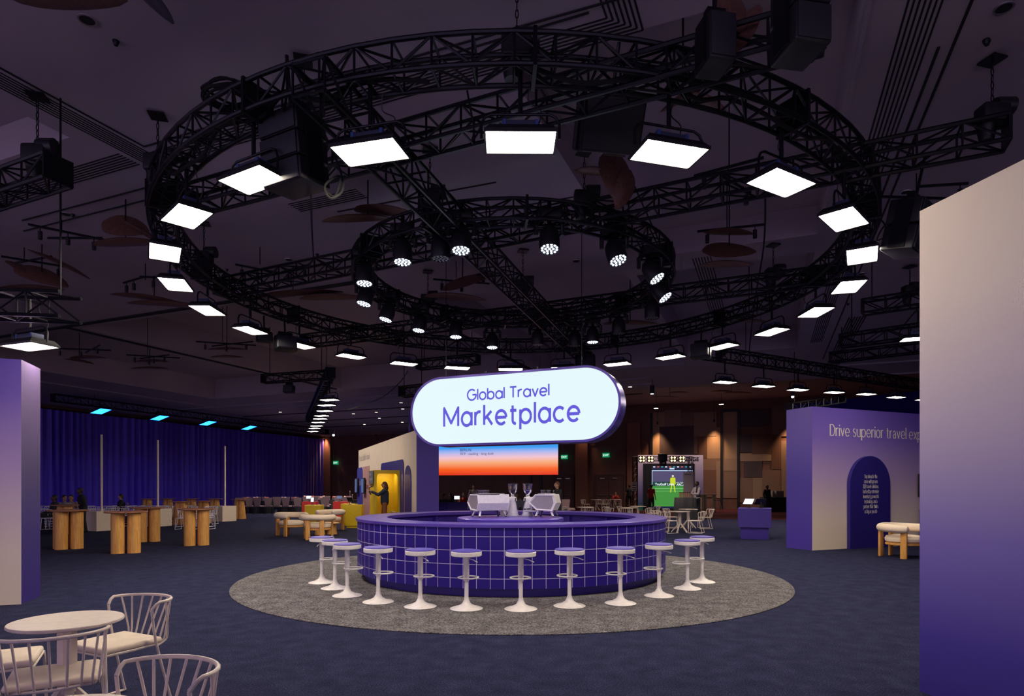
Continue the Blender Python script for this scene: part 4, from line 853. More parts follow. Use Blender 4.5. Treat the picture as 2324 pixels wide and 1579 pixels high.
track('track light near the tall right wall', 2080, 445, 4.5, [(-.9, .0, .9, .1), (-.2, -.3, .5, -.4)], 2)
def downlight(label, px, py, z, r, lit=False, g='unlit round downlights'):
    p = at(px, py, z); t = thing('downlight', label, 'downlight', p, 0, g)
    MB().lathe([(r*.8, .0), (r, .0), (r*1.02, .012), (r*.8, .012)], 24).build('trim_ring', SILVER if not lit else BLACKP, t); MB().cyl((0, 0, .004), r*.8, .01, 24).build('lens', DOWN if lit else SLOT, t)
    if lit:
        L = bpy.data.lights.new('downlight_beam', 'SPOT'); L.energy = 800; L.color = (1, .76, .60); L.spot_size = R(110); L.spot_blend = .8; L.shadow_soft_size = .08
        o = bpy.data.objects.new('downlight_beam', L); COL.objects.link(o); o.location = p-Vector((0, 0, .03))
zr = 4.835
for px, py, lab in ((198, 47, 'dark recessed downlight at the top left'), (2278, 20, 'dark recessed downlight at the top right corner'), (150, 487, 'dark recessed downlight above the left track lights'), (1308, 593, 'dark recessed downlight inside the small ring'), (655, 590, 'dark recessed downlight left of the small ring'), (1955, 622, 'dark recessed downlight beyond the right ring panels'), (2056, 437, 'dark recessed downlight beside the tall right wall')):
    downlight(lab, px, py, zr, .09)
for i, (px, py) in enumerate(((636, 935), (802, 939), (854, 935.5), (861, 949), (827, 963), (914, 928), (913, 958), (910, 914))): downlight('small lit downlight in the dark ceiling between the nine panels and the sign', px, py, zr, .12, True, 'lit downlights left of the sign')
for px, py, lab in ((1489, 927, 'small lit pendant lamp at the top of the brown wall'), (1637, 918, 'small lit pendant lamp above the black frame on the patchwork wall')):
    p = P(px, py, 41.5); t = thing('pendant_lamp', lab, 'lamp', p, 0, 'small lit pendant lamps in the raised hall')
    MB().cyl((0, 0, 0), .14, .03, 20).build('lens', DOWN, t); MB().cyl((0, 0, .03), .15, .12, 20).build('housing', BLACKP, t); MB().tube([(0, 0, .14), (0, 0, 7.88-p.z)], .012, 6).build('rod', BLACK, t)
    L = bpy.data.lights.new('hall_beam', 'SPOT'); L.energy = 520; L.color = (1, .78, .62); L.spot_size = R(140); L.spot_blend = 1; L.shadow_soft_size = .12
    o = bpy.data.objects.new('hall_beam', L); COL.objects.link(o); o.location = p-Vector((0, 0, .04))
for px, py, lab in ((1832, 849, 'small lit downlight over the row of right panels'), (1430, 878, 'small lit downlight just right of the sign')): downlight(lab, px, py, zr, .12, True, None)
for px, py in ((263, 96), (2238, 93), (165, 488), (515, 612), (720, 578), (1980, 560), (2240, 96), (1925, 690)): tag(MB().lathe([(0, -.05), (.02, -.05), (.035, -.01), (.035, 0), (0, 0)], 10, at(px, py, zr)+Vector((0, 0, .015))).build('sprinkler', BLACK), 'small dark sprinkler head on the ceiling', 'sprinkler', 'ceiling sprinklers')
t = thing('pendant_spot', 'black cylinder spotlight hanging right of the sign', 'spotlight', at(1480, 884, 4.4)); MB().cyl((0, 0, -.18), .1, .36, 20).build('body', BLACKP, t); MB().cyl((0, 0, -.2), .07, .02, 20).build('lens', LED, t); MB().tube([(0, 0, .15), (0, 0, 2.2)], .012, 6).build('rod', BLACK, t)
# warm wall washers on the back wall
def washer(label, px, z=6.3, power=160, col=(1, .55, .25), off=.55):
    u = u_at(px); p = UV(u, VW-off, z); t = thing('wall_washer', label, 'spotlight', p, 0, 'warm wall washers'); power *= 1.1
    MB().cyl((0, 0, .0), .06, .2, 14).build('body', BLACKP, t); MB().tube([(0, 0, .2), (0, 0, ceil_h(u, VW-off)-z)], .015, 6).build('stem', BLACK, t)
    L = bpy.data.lights.new('wash', 'SPOT'); L.energy = power; L.color = col; L.spot_size = R(75); L.spot_blend = 1; L.shadow_soft_size = .12
    o = bpy.data.objects.new('wash', L); COL.objects.link(o); o.location = p-Vector((0, 0, .03)); o.rotation_euler = (R(-10)*0, 0, 0); o.parent = None
for px, lab, pw in ((1495, 'warm wall spot above the game screen', 330), (1622, 'warm wall spot left of the black frame', 330), (1790, 'warm wall spot beside the right booth', 330), (745, 'warm wall spot where the curtain ends', 260), (862, 'warm wall spot above the cream booth', 220), (1330, 'warm wall spot right of the sign', 80)): washer(lab, px, power=pw)
for px, py, lab in ((757, 987, 'small bright spotlight on the brown wall by the curtain, upper'), (1799, 900, 'small bright spotlight under the third right panel')):
    t = thing('small_spotlight', lab, 'spotlight', P(px, py, 40 if px < 1000 else 22)); MB().sph((0, 0, 0), .05 if px > 1000 else .08, 12).build('lens', LED, t); MB().cyl((0, 0, .02), .06, .3, 12).build('body', BLACKP, t)
# ------------------------------------------------------------------ wire chairs and round white tables
def make_chair(m, cushion=True, r=.0085, n=8, spind=9):
    t = thing('wire_chair', None, 'chair')
    H, Z = .76, .43; F = MB()
    H = .735; A_ = [180+k*15 for k in range(-12, 1)]
    rail = [(-.25, .10, H-.05), (-.262, .125, H-.015)]+[(.268*math.cos(R(a)), .15+.20*math.sin(R(a)), H) for a in range(180, -1, -12)]+[(.262, .125, H-.015), (.25, .10, H-.05)]
    MB().tube(rail, r*1.25, n).build('top_rail', m, t)
    for s in (-1, 1):                                        # sled leg: rail end down to the floor, runner, front leg
        MB().tube(catmull([(s*.25, .10, H-.05), (s*.252, .13, .45), (s*.268, .225, .05), (s*.27, .235, .014), (s*.268, .20, .010), (s*.258, -.18, .010), (s*.255, -.225, .014), (s*.25, -.225, .05), (s*.225, -.215, Z-.03), (s*.21, -.205, Z-.005)], 3), r*1.1, n).build('leg_frame', m, t)
        
    MB().tube([(-.22, -.21, Z-.005), (.22, -.21, Z-.005), (.225, .0, Z-.005), (.20, .18, Z-.005), (.0, .235, Z-.005), (-.20, .18, Z-.005), (-.225, 0, Z-.005)], r, n, True).build('seat_frame', m, t)
    b = MB()
    for k in range(spind):
        a = R(165-150*k/(spind-1)) if spind > 1 else 0
        x1, y1 = .268*math.cos(a)*1.0, .15+.20*math.sin(a); x0, y0 = x1*.86, .20+.02*math.sin(a)
        b.tube(catmull([(x0, y0-.04, Z-.01), (x0, y0+.01, Z+.012), (x0*.9+x1*.1, y0+.03, Z+.06), (x1, y1, H)], 3), r*.8, max(4, n-2), caps=False)
    if not cushion:
        for k in range(9): x = -.19+.38*k/8; b.tube([(x, -.21, Z), (x*.95, .19, Z)], r*.7, 4, caps=False)
    b.build('spindles', m, t)
    if cushion:
        c = MB().rbox((0, -.005, Z+.022), (.44, .42, .045), .02, 3); c.build('seat_cushion', CUSH, t)
    return t
def make_table(m, rt=.355, ht=.74):
    t = thing('round_table', None, 'table')
    MB().lathe([(0, ht-.022), (rt-.012, ht-.022), (rt, ht-.016), (rt, ht-.005), (rt-.004, ht), (0, ht)], 64).build('tabletop', m, t)
    MB().cyl((0, 0, .30), .055, ht-.32, 8).build('column', m, t)
    MB().cyl((0, 0, ht-.05), .12, .03, 16).build('mount_plate', m, t)
    for k in range(5):
        a = TAU*k/5+.3; c, s = math.cos(a), math.sin(a); M = Matrix.Rotation(a, 4, 'Z')
        b = MB(); b.add([M @ Vector(v) for v in ((.02, -.022, .36), (.02, .022, .36), (.30, .022, .025), (.30, -.022, .025), (.02, -.022, .30), (.02, .022, .30), (.29, .022, 0), (.29, -.022, 0))], [(0, 1, 2, 3), (4, 7, 6, 5), (0, 3, 7, 4), (1, 5, 6, 2), (2, 6, 7, 3), (0, 4, 5, 1)])
        b.build('leg', m, t, 0)
    return t
ch = Repeat(make_chair(CREAM)); tb = Repeat(make_table(CREAM, .30))
tb.put((-2.735, 3.82, 0), .2, 'round cream table whole in view at the lower left')
ch.put((-2.82, 4.42, 0), R(-26), 'cream wire chair behind the near table, cushion in full view', 'cream wire chairs in the left foreground')
ch.put((-2.68, 3.64, 0), R(-148), 'cream wire chair with its back to us in front of the near table', 'cream wire chairs in the left foreground')
ch.put((-3.29, 3.97, 0), R(120), 'cream wire chair at the left edge, only seat corner visible', 'cream wire chairs in the left foreground')
ch.put((-1.64, 2.66, 0), R(-26), 'cream wire chair cut off by the bottom edge, only curved back seen', 'cream wire chairs in the left foreground')
tb.put((-1.62, 2.15, 0), 0, 'round cream table just peeking over the bottom edge')
# hall chairs on the right
chl = Repeat(make_chair(CREAM, False, .010, 5, 9)); tbl = Repeat(make_table(CREAM, .36))
def set_at(px, py, d, seats, where, g):
    z = 0; p = P(px, HY, d); p.z = 0
    tbl.put(p, R(px % 70), 'round cream table '+where, 'round cream tables in the hall')
    for k, (ang, dist) in enumerate(seats):
        a = R(ang); q = p+Vector((math.cos(a), math.sin(a), 0))*dist
        side = 'right' if math.cos(a) > .3 else 'left' if math.cos(a) < -.3 else ('far' if math.sin(a) > 0 else 'near')
        dep = ' towards us' if math.sin(a) < -.3 and side in 'leftright' else ' at the back' if math.sin(a) > .3 and side in 'leftright' else ''
        chl.put(q, a-PI/2, 'cream wire chair %s%s of the table %s' % (side, dep, where), 'cream wire chairs in the hall')
set_at(1543, 0, 21.6, [(205, .52), (-25, .55), (140, .75)], 'nearest the bar end', 0)
set_at(1562, 0, 23.9, [(-8, .62), (160, .62)], 'second from the bar end', 0)
set_at(1428, 0, 25.6, [(185, .62), (-20, .6), (250, .6)], 'behind the right bar edge', 0)
set_at(1448, 0, 27.6, [(170, .6), (0, .65)], 'in second row behind the bar', 0)
set_at(1328, 0, 26.5, [(160, .65), (5, .7), (270, .6)], 'right of the machines', 0)
set_at(1284, 0, 25.2, [(100, .6)], 'behind the right espresso machine', 0)
set_at(1353, 0, 43.0, [(190, .75), (150, .8), (60, .7), (-30, .7)], 'far back by the exit doors', 0)
set_at(1397, 0, 44.0, [(200, .7), (270, .7)], 'where a person in red sits', 0)
# left hall: long rows of white wire chairs at communal tables
chw = Repeat(make_chair(mat('bluish_white_enamel', (.85, .80, .88), .4), False, .011, 4, 7))
rows = [(u, v) for v in (12.5, 14.3, 16.1, 17.9) for u in ()]
k = 0
ORD = 'first second third fourth fifth sixth seventh eighth ninth tenth eleventh twelfth thirteenth fourteenth'.split()
for r_, d in enumerate((23.4, 25.0, 26.8, 28.6)):
    xs = [105, 128, 150, 166, 205, 250, 272, 296, 322] if r_ else [100, 118, 138, 160, 210]
    xs = xs+([420, 445, 465] if r_ in (0, 1) else [360, 400, 430, 455, 475] if r_ == 2 else [345, 372, 398, 424, 450])
    for j, px in enumerate(xs):
        p = P(px+3*(r_ % 2), HY, d+.25*math.sin(px)); p.z = 0
        chw.put(p, R((170 if r_ % 2 else -10)+8*math.sin(px*3.1)), '%s white wire chair from the left, %s row behind the wooden tables' % (ORD[j], ORD[r_]), 'white wire chairs before the blue curtain')
# ------------------------------------------------------------------ wooden standing tables
def make_bar_table():
    t = thing('standing_table', None, 'standing table')
    MB().lathe([(0, .955), (.44, .955), (.455, .965), (.455, .985), (.445, .99), (0, .99)], 48).build('tabletop', OAK_H, t)
    for x in (-.165, .165):
        for y in (-.165, .165): MB().cyl((x, y, 0), .142, .955, 28).build('leg', OAK, t)
    return t
bt_ = Repeat(make_bar_table())
for px, py, rz, l in ((139.5, 1246.5, .14, 'wooden standing table on drum legs, leftmost, partly at the violet wall end'), (271.5, 1256, .03, 'wooden standing table on drum legs, nearest and in front of the others'), (324, 1229.5, .1, 'wooden standing table on drum legs behind the nearest one, partly hidden'), (435.5, 1238, .06, 'wooden standing table on drum legs, rightmost of the four')):
    p = G(px, py); p.y += .24; bt_.put(p, rz-math.atan2(p.x, p.y)-.03, l, 'wooden standing tables with drum legs')
def make_cone_table():
    t = thing('cone_table', None, 'standing table')
    MB().lathe([(0, .955), (.40, .955), (.41, .965), (.41, .98), (.40, .985), (0, .985)], 40).build('tabletop', OAK_H, t)
    for s in (-1, 1): MB().lathe([(0, 0), (.23, 0), (.13, .955), (0, .955)], 28, (s*.10, 0, 0)).build('leg', OAK, t)
    return t
ct = Repeat(make_cone_table())
for px, d, l in ((410, 26.3, 'wooden table on a cone leg just behind the rightmost drum table, left one'), (461, 27.3, 'wooden table on a cone leg right behind the rightmost drum table'), (334, 33, 'small far wooden cone table, leftmost before the curtain'), (381, 33.5, 'small far wooden cone table, second from the left before the curtain'), (434, 33, 'small far wooden cone table, third from the left before the curtain'), (487, 32.5, 'small far wooden cone table just left of the third planter box'), (543, 31.2, 'wooden cone table half hidden behind the third planter box'), (147, 21.0, 'wooden cone table where people sit at the far left')):
    p = P(px, HY, d); p.z = 0; ct.put(p, .0, l, 'wooden cone tables')
for px, py, d, l in ((219, 1205.4, 22.2, 'beige planter box with a tall pole, leftmost, behind the nearest wooden table'), (349.7, 1195.3, 24.75, 'beige planter box with a tall pole, the middle one'), (505, 1183.6, 28.5, 'beige planter box with a tall pole, rightmost')):
    p = G(px, py); t = thing('pole_box', l, 'box', p, -RA, 'beige boxes with tall poles')
    MB().box((-.40, .40, .355), (.80, .80, .71)).build('box_body', mat('beige_laminate', (.90, .76, .62), .6), t, 0)
    MB().box((-.40, .40, .715), (.815, .815, .01)).build('lid', mat('beige_laminate'), t, 0) if False else None
    MB().box((-.17, .30, 2.1), (.05, .05, 2.78)).build('pole', mat('beige_laminate', (.90, .76, .62)), t, 0)
# far banquet chairs with draped backs
def make_banquet():
    t = thing('banquet_chair', None, 'chair')
    MB().rbox((0, 0, .47), (.44, .44, .09), .03).build('seat', mat('mauve_fabric', (.24, .16, .19), .8), t)
    b = MB(); q = [(-.15, .50), (.15, .50), (.24, .98), (-.24, .98)]; b.add([(x, .20+.06*(z-.5), z) for x, z in q]+[(x, .25+.06*(z-.5), z) for x, z in q], [(0, 1, 2, 3), (4, 7, 6, 5), (0, 4, 5, 1), (1, 5, 6, 2), (2, 6, 7, 3), (3, 7, 4, 0)]); b.build('backrest', mat('mauve_fabric', (.24, .16, .19)), t, 0)
    for x in (-.18, .18):
        for y in (-.18, .18): MB().tube([(x, y, 0), (x, y, .44)], .012, 5).build('leg', BLACK, t)
    return t
bq = Repeat(make_banquet())
for r_, (d, xs) in enumerate(((36.5, [546, 566, 588, 609, 630, 652, 674, 738]), (40, [561, 583, 606, 628, 650, 672, 694, 716, 742, 765, 786]), (44, [700, 722, 745, 768, 790]))):
    for j, px in enumerate(xs):
        p = P(px, HY, d); p.z = 0; bq.put(p, PI+.25*math.sin(j*2.3)+.2, '%s mauve banquet chair from the left in the %s far row by the curtain' % (ORD[j], ('front', 'middle', 'back')[r_]), 'mauve banquet chairs in far rows')
bqr = bq
for j, (px, d) in enumerate(((1276, 30), (1284, 30.6), (1292, 31))): p = P(px, HY, d); p.z = 0; bq.put(p, .6, '%s of three banquet chairs in the dark behind the man with the phone' % ('left', 'middle', 'right')[j], 'banquet chairs by the exit doors')
FL = [mat('coral_flowers', (.45, .13, .10), .8, var=.5, scale=60), mat('blush_flowers', (.45, .30, .28), .8, var=.5, scale=60)]
rr = random.Random(9)
for r_, (d, xs) in enumerate(((38, [556, 577, 601, 641, 664]), (42, [690, 705, 728, 752, 776]))):
    for j, px in enumerate(xs):
        p = P(px+4, HY, d); p.z = 0; t = thing('banquet_table', '%s small dark round table from the left in the %s far row' % (ORD[j], ('nearer', 'farther')[r_]), 'table', p, 0, 'far banquet tables')
        MB().lathe([(0, .74), (.42, .74), (.42, .76), (0, .76)], 24).build('tabletop', BLACKP, t); MB().lathe([(0, 0), (.40, 0), (.42, .74), (0, .74)], 24).build('tablecloth', mat('black_cloth', (.012, .012, .02), .8), t)
        f = thing('flower_centrepiece', 'low pink flower centrepiece on the %s dark table from the left, %s row' % (ORD[j], ('nearer', 'farther')[r_]), 'flowers', p+Vector((0, 0, .76)), 0, 'flower centrepieces')
        b = MB(); 
        for k in range(7): b.sph((rr.uniform(-.14, .14), rr.uniform(-.12, .12), .12+rr.uniform(0, .1)), .06, 8)
        b.build('blossoms', FL[(j+r_) % 2], f); MB().lathe([(0, 0), (.07, 0), (.09, .1), (0, .1)], 12).build('vase', SILVER, f)
# ------------------------------------------------------------------ lounge chairs with bolster backs
def make_lounge():
    t = thing('lounge_chair', None, 'armchair')
    pts = [(-.36, -.30, .58), (-.40, -.10, .585), (-.37, .14, .59), (-.22, .32, .595), (0, .37, .60), (.22, .32, .595), (.37, .14, .59), (.40, -.10, .585), (.36, -.30, .58)]
    path = catmull(pts, 5); n = len(path); rad = [.08]*n
    def cap(i): return .08*math.sqrt(max(.03, 1-((3-i)/3)**2)) if i < 3 else .08
    rad = [cap(i) if i < 3 else cap(n-1-i) if n-1-i < 3 else .08 for i in range(n)]
    MB().tube(path, rad, 18).build('bolster', BOUCLE, t)
    pr = [(0, .30), (.30, .30), (.345, .33), (.355, .38), (.33, .43), (.22, .448), (0, .455)]
    MB().lathe(pr, 40, (0, -.02, 0), sy=.95).build('seat_cushion', BOUCLE, t)
    MB().lathe([(0, .25), (.33, .25), (.345, .26), (.345, .30), (0, .30)], 40, (0, -.02, 0), sy=.95).build('seat_base', OAK, t)
    for x, y, a in ((-.36, -.20, 0), (.36, -.20, 0), (-.18, .34, 0), (.18, .34, 0)):
        MB().rbox((x, y, .265), (.05 if abs(x) > .3 else .12, .12 if abs(x) > .3 else .05, .53), .012).build('leg', OAK, t)
    return t
lg = Repeat(make_lounge())
for px, py, rz, l, dy in ((660, 1215, 1.05, 'cream lounge chair with oak legs, left of the low round table', .0), (720, 1223, PI+.12, 'cream lounge chair with its back to us, nearest the bar stools', .0), (751, 1203, -.55, 'cream lounge chair behind the low round table', .0)):
    p = G(px, py); o = lg.put(p, rz, l, 'cream lounge chairs by the standing kiosks', 1.12)
p = P(2050, HY, 13.9); p.z = 0; lg.put(p, R(30), 'cream lounge chair before the right booth, cut off by the tall wall', None, 1.12)
p = G(735, 1212); t = thing('coffee_table', 'low round oak coffee table between the three lounge chairs', 'coffee table', p)
MB().lathe([(0, .35), (.50, .35), (.515, .36), (.515, .375), (.505, .38), (0, .38)], 48).build('tabletop', OAK_H if False else OAK, t)
for a in (0.3, 2.4, 4.5): MB().lathe([(0, 0), (.17, 0), (.12, .35), (0, .35)], 20, (.26*math.cos(a), .26*math.sin(a), 0)).build('leg', OAK, t)
# ------------------------------------------------------------------ kiosks
def kiosk(label, px0, px1, d, m, rz=0, h=.90, dep=.45):
    a = P(px0, HY, d); c = P(px1, HY, d); w = c.x-a.x; t = thing('demo_kiosk', label, 'kiosk', ((a.x+c.x)/2, d+dep/2, 0), rz)
    MB().rbox((0, 0, .09+(h-.09)/2), (w, dep, h-.09), .006, 1).build('body', m, t, 0); MB().box((0, .02, .047), (w-.06, dep-.08, .094)).build('toe_kick', m, t, 0); return t
k1 = kiosk('red kiosk behind the left yellow one', 685, 717, 29.6, RED); k2 = kiosk('yellow kiosk just behind the left lounge chairs', 691, 727.5, 23.5, YELLOW)
k3 = kiosk('red kiosk behind the pair of yellow ones', 755.5, 787, 29.6, RED); k4 = kiosk('yellow kiosk half hidden, left of the pair by the booth', 773, 806, 25.4, YELLOW); k5 = kiosk('yellow kiosk nearest the bar, whole front seen', 784, 820.5, 23.9, YELLOW)
def tablet(label, p, rz, tilt=60, m=SCREENW, w=.26, hgt=.18):
    t = thing('tablet_stand', label, 'tablet', p, rz, 'tablets on stands')
    MB().cyl((0, 0, 0), .07, .012, 20).build('stand_base', BLACKP, t); MB().tube([(0, 0, .01), (0, .02, .12), (0, .0, .18)], .010, 6).build('stand_arm', BLACKP, t)
    M = Matrix.Rotation(R(tilt-90), 4, 'X'); b = MB().rbox((0, -.01, .20), (w, .012, hgt), .005, 1, M=M); b.build('tablet_body', BLACKP, t)
    MB().box(Vector((0, -.01, .20))+M @ Vector((0, -.008, 0)), (w-.03, .002, hgt-.03), M=M).build('tablet_screen', m, t, 0)
def ztop(px, d, h=.90): p = P(px, HY, d); p.z = h; return p
tablet('tablet glowing white on the left red kiosk', ztop(701, 29.8), .2); tablet('phone-like tablet on the left yellow kiosk', ztop(709, 23.8), .1, 75, SCREENW, .14, .20)
tablet('tablet on the right red kiosk', ztop(770, 29.8), .3, 60, SCREENB); tablet('dark tablet seen from behind on the nearest yellow kiosk', ztop(794, 24.1), 2.6, 60, SCREENB, .3, .2)
tablet('tablet glowing on the violet reception counter, right one', P(1037, HY, 26.8)*1+Vector((0, 0, .93-EYE)), .1, 75); tablet('tilted dark tablet on the violet reception counter, left one', P(1029, HY, 26.9)+Vector((0, 0, .93-EYE)), 2.8, 60, SCREENB)
kc = G(1747.4, 1224.7); t = thing('demo_kiosk', 'wide stepped violet kiosk beside the right booth', 'kiosk', kc, -RA)
MB().box((-.43, .50, .645), (.94, 1.08, .57)).build('body', INDIGO_D, t, 0); MB().box((-.43, .52, .18), (.80, .94, .36)).build('plinth', INDIGO, t, 0)
for s, l in ((-1, 'tablet with pale map screen on the violet kiosk, left one'), (1, 'dark tilted tablet on the violet kiosk, right one')):
    p = kc+UA*(-.43+.17*s)+UB*.45; p.z = .93; tablet(l, p, -RA+(.0 if s < 0 else PI)+(-.5 if s < 0 else .5), 50, SCREENW if s < 0 else SCREENB, .34, .24)
# ------------------------------------------------------------------ game booth at the back wall
gd = 43.0
def gx(px, d=gd): return (px-CX)*d/FPX
def gz(py, d=gd): return EYE+(HY-py)*d/FPX
t = thing('game_booth', 'big screen booth with a football game at the back wall', 'game booth', (gx(1522), gd, 0))
X0, X1 = gx(1448)-gx(1522), gx(1596)-gx(1522); ht = gz(1032)
MB().box(((X0+X1)/2, .15, ht/2), (X1-X0, .3, ht)).build('wall_panel', grad_mat('grey_blue_print', [(0, (.04, .34, .16)), (.12, (.08, .16, .34)), (.3, (.20, .17, .46)), (1, (.55, .45, .60))], 0, 3.8), t, 0)
sx0, sx1, sz0, sz1 = gx(1478.5)-gx(1522), gx(1572)-gx(1522), .12, gz(1057)
b = MB(); b.box(((sx0-.45+sx1)/2, -.02, (sz0+sz1)/2+.05), (sx1-sx0+.7, .04, sz1-sz0+.22)); b.build('screen_surround', BLACKP, t, 0)
def gq(name, x0, x1, z0, z1, m, y=-.05): return MB().box(((x0+x1)/2, y, (z0+z1)/2), (x1-x0, .006, z1-z0)).build(name, m, t, 0)
cm = lambda n, c, s=.8: glow(n, s2l(*c), .8)
def gzl(py): return gz(py)
zc_, zp, zt_ = gz(1091), gz(1101.5), gz(1067)
disp = gq('display', sx0, sx1, sz0, sz1, cm('screen_night', (16, 26, 60), 1))
for (nm, x0, x1, y0, y1, m, y) in (('pitch', 1478.5, 1572, 1149, 1103, cm('screen_grass', (62, 140, 60), 1), -.056), ('crowd', 1480, 1572, 1094, 1069, cm('screen_crowd', (78, 72, 108), 1), -.056), ('hoarding', 1478.5, 1572, 1103, 1093, cm('screen_hoarding', (15, 60, 60), 1), -.057),
                    ('goal_bar', 1479, 1572, 1069, 1067, cm('screen_white_line', (200, 225, 255), 1.1), -.06), ('goal_post', 1479, 1480, 1102, 1067, cm('screen_white_line', (200, 225, 255)), -.06), ('pitch_line', 1486, 1572, 1109, 1108, cm('screen_line', (130, 200, 130), 1), -.06), ('pitch_line', 1484, 1572, 1114.6, 1113.8, cm('screen_line', (130, 200, 130)), -.06), ('score_box', 1519, 1530, 1065, 1061.6, cm('screen_white_line', (200, 225, 255)), -.06)):
    o = gq(nm, gx(x0)-gx(1522), gx(x1)-gx(1522), gz(y0), gz(y1), m, y); o.parent = disp
for i in range(10):
    x = 1482+9.0*i; o = gq('score_chip', gx(x)-gx(1522), gx(x+4.6)-gx(1522), gz(1060.6), gz(1058), cm('chip%d' % (i % 3), [(220, 225, 240), (200, 90, 60), (70, 150, 150)][i % 3], 1), -.06); o.parent = disp
b = MB(); kx = gx(1526.5)-gx(1522); Y = -.066
def fig(pts): b.add([(kx+x, Y, z) for x, z in pts], [list(range(len(pts)))])
z0 = gz(1117); fig([(-.19, z0), (-.13, z0), (-.03, z0+.55), (-.11, z0+.6)]); fig([(.19, z0), (.13, z0), (.03, z0+.55), (.11, z0+.6)]); fig([(-.13, z0+.52), (.13, z0+.52), (.15, z0+1.02), (-.15, z0+1.02)]); fig([(-.14, z0+1.0), (-.17, z0+.98), (-.2, z0+.55), (-.15, z0+.55)]); fig([(.14, z0+1.0), (.17, z0+.98), (.2, z0+.55), (.15, z0+.55)])
o = b.build('goalkeeper_image', cm('screen_yellow', (200, 215, 40), 1.1), t, 0); o.parent = disp
b = MB(); b.lathe([(0, 0), (.075, 0)], 14, (kx, Y-.002, z0+1.12), Matrix.Rotation(R(90), 4, 'X')); o = b.build('keeper_head_image', cm('screen_skin', (225, 215, 190), 1), t, 0); o.parent = disp
WHT = cm('screen_white', (225, 240, 235), 1.05)
o = font_text('hoarding_lettering', 'TruGolf Links', .235, WHT, TR((gx(1486)-gx(1522), -.07, gz(1101.2))), t, bold=.006); o.parent = disp
o = font_text('hoarding_lettering', 'MULTISPORT', .12, WHT, TR((gx(1534)-gx(1522), -.07, gz(1096.3))), t); o.parent = disp
o = font_text('hoarding_lettering', 'ARCADE', .22, WHT, TR((gx(1534.5)-gx(1522), -.07, gz(1102))), t, bold=.006); o.parent = disp
font_text('header_lettering', 'CHALLENGE', .36, mat('ink_vinyl', (.012, .012, .03), .6), TR((gx(1586)-gx(1522), -.01, gz(1045.5))), t, 'RIGHT', bold=.01)
td = 40.8
def up(px): return Vector((gx(px, td), td, 0))
fr_ = thing('goal_truss', 'black truss goal frame carrying amber blinder lights at the game booth', 'truss', (gx(1503, td), td, 0))
def vtruss(x, z0, z1, w=.26):
    b = MB()
    for i in (-1, 1):
        for j in (-1, 1): b.tube([(x+i*w/2, j*w/2, z0), (x+i*w/2, j*w/2, z1)], .024, 6)
    k = int((z1-z0)/.4)
    for q in range(k):
        za, zb_ = z0+(z1-z0)*q/k, z0+(z1-z0)*(q+1)/k
        for j in (-1, 1): b.tube([(x-w/2, j*w/2, za), (x+w/2, j*w/2, zb_)], .013, 4); b.tube([(x-w/2, j*w/2, zb_), (x+w/2, j*w/2, zb_)], .013, 4)
    return b
xL, xR = gx(1441, td)-gx(1503, td), gx(1567, td)-gx(1503, td)
vtruss(xL, 0, gz(1036, td)).build('upright', BLACK, fr_); vtruss(xR, 0, gz(1036, td)).build('upright', BLACK, fr_)
b = MB(); zt_ = gz(1041, td)
for i in (-1, 1):
    for j in (-1, 1): b.tube([(xL, i*.13, zt_+j*.13), (xR, i*.13, zt_+j*.13)], .022, 6)
for q in range(9):
    x = xL+(xR-xL)*q/9; x2 = xL+(xR-xL)*(q+1)/9; b.tube([(x, -.13, zt_-.13), (x2, -.13, zt_+.13)], .012, 4)
b.build('crossbeam', BLACK, fr_)
for px, l in ((1455.5, 'far left'), (1474.5, 'inner left'), (1525.5, 'inner right'), (1545.5, 'far right')):
    t2 = thing('blinder_light', 'four-bulb amber blinder light, %s on the goal truss' % l, 'stage light', (gx(px, td), td-.25, gz(1042, td)), 0, 'amber blinder lights')
    MB().rbox((0, .06, 0), (.42, .1, .42), .02).build('housing', BLACKP, t2)
    for i in (-1, 1):
        for j in (-1, 1): MB().lathe([(0, 0), (.062, 0), (.062, .02), (0, .02)], 16, (i*.1, -.0, j*.1), Matrix.Rotation(R(90), 4, 'X')).build('bulb', BULB, t2)
    MB().box((0, .16, 0), (.06, .12, .06)).build('clamp', BLACK, t2, 0)
t2 = thing('projector', 'black projector cluster in the middle of the goal truss', 'projector', (gx(1503, td), td-.1, gz(1042, td))); MB().rbox((0, 0, .1), (.55, .4, .5), .04).build('body', BLACKP, t2); MB().rbox((0, -.05, -.3), (.42, .35, .3), .04).build('lower_body', BLACKP, t2); MB().cyl((0, -.25, -.3), .07, .08, 14).build('lens', GREY, t2)
t2 = thing('easel_sign', 'white notice with dark blocks on the left truss upright', 'sign', (gx(1439.5, td-.3), td-.3, gz(1103.5, td-.3))); MB().box((0, 0, 0), (.34, .02, .60)).build('board', mat('white_board', (.55, .50, .52), .6), t2, 0)
for z, h in ((.22, .06), (.08, .12), (-.08, .1), (-.22, .08)): MB().box((0, -.012, z), (.26, .004, h*.6)).build('print_block', mat('ink_vinyl', (.012, .012, .03)), t2, 0)
MB().tube([(0, .02, -.3), (0, .05, -1.60)], .015, 6).build('stand', BLACK, t2)
t2 = thing('info_board', 'tall grey information board behind the waiter', 'board', (gx(1564.5, 33), 33, 0)); w = gx(1577.5, 33)-gx(1554.5, 33)
MB().box((-.05, 0, 1.45), (w, .04, 1.9)).build('board', mat('grey_board', (.36, .30, .36), .6), t2, 0); MB().box((-.08, -.025, 2.25), (w*.65, .006, .03)).build('print_line', mat('ink_vinyl', (.012, .012, .03)), t2, 0)
for s in (-1, 1): MB().box((s*.2-.05, 0, .25), (.04, .04, .5)).build('leg', BLACK, t2, 0)
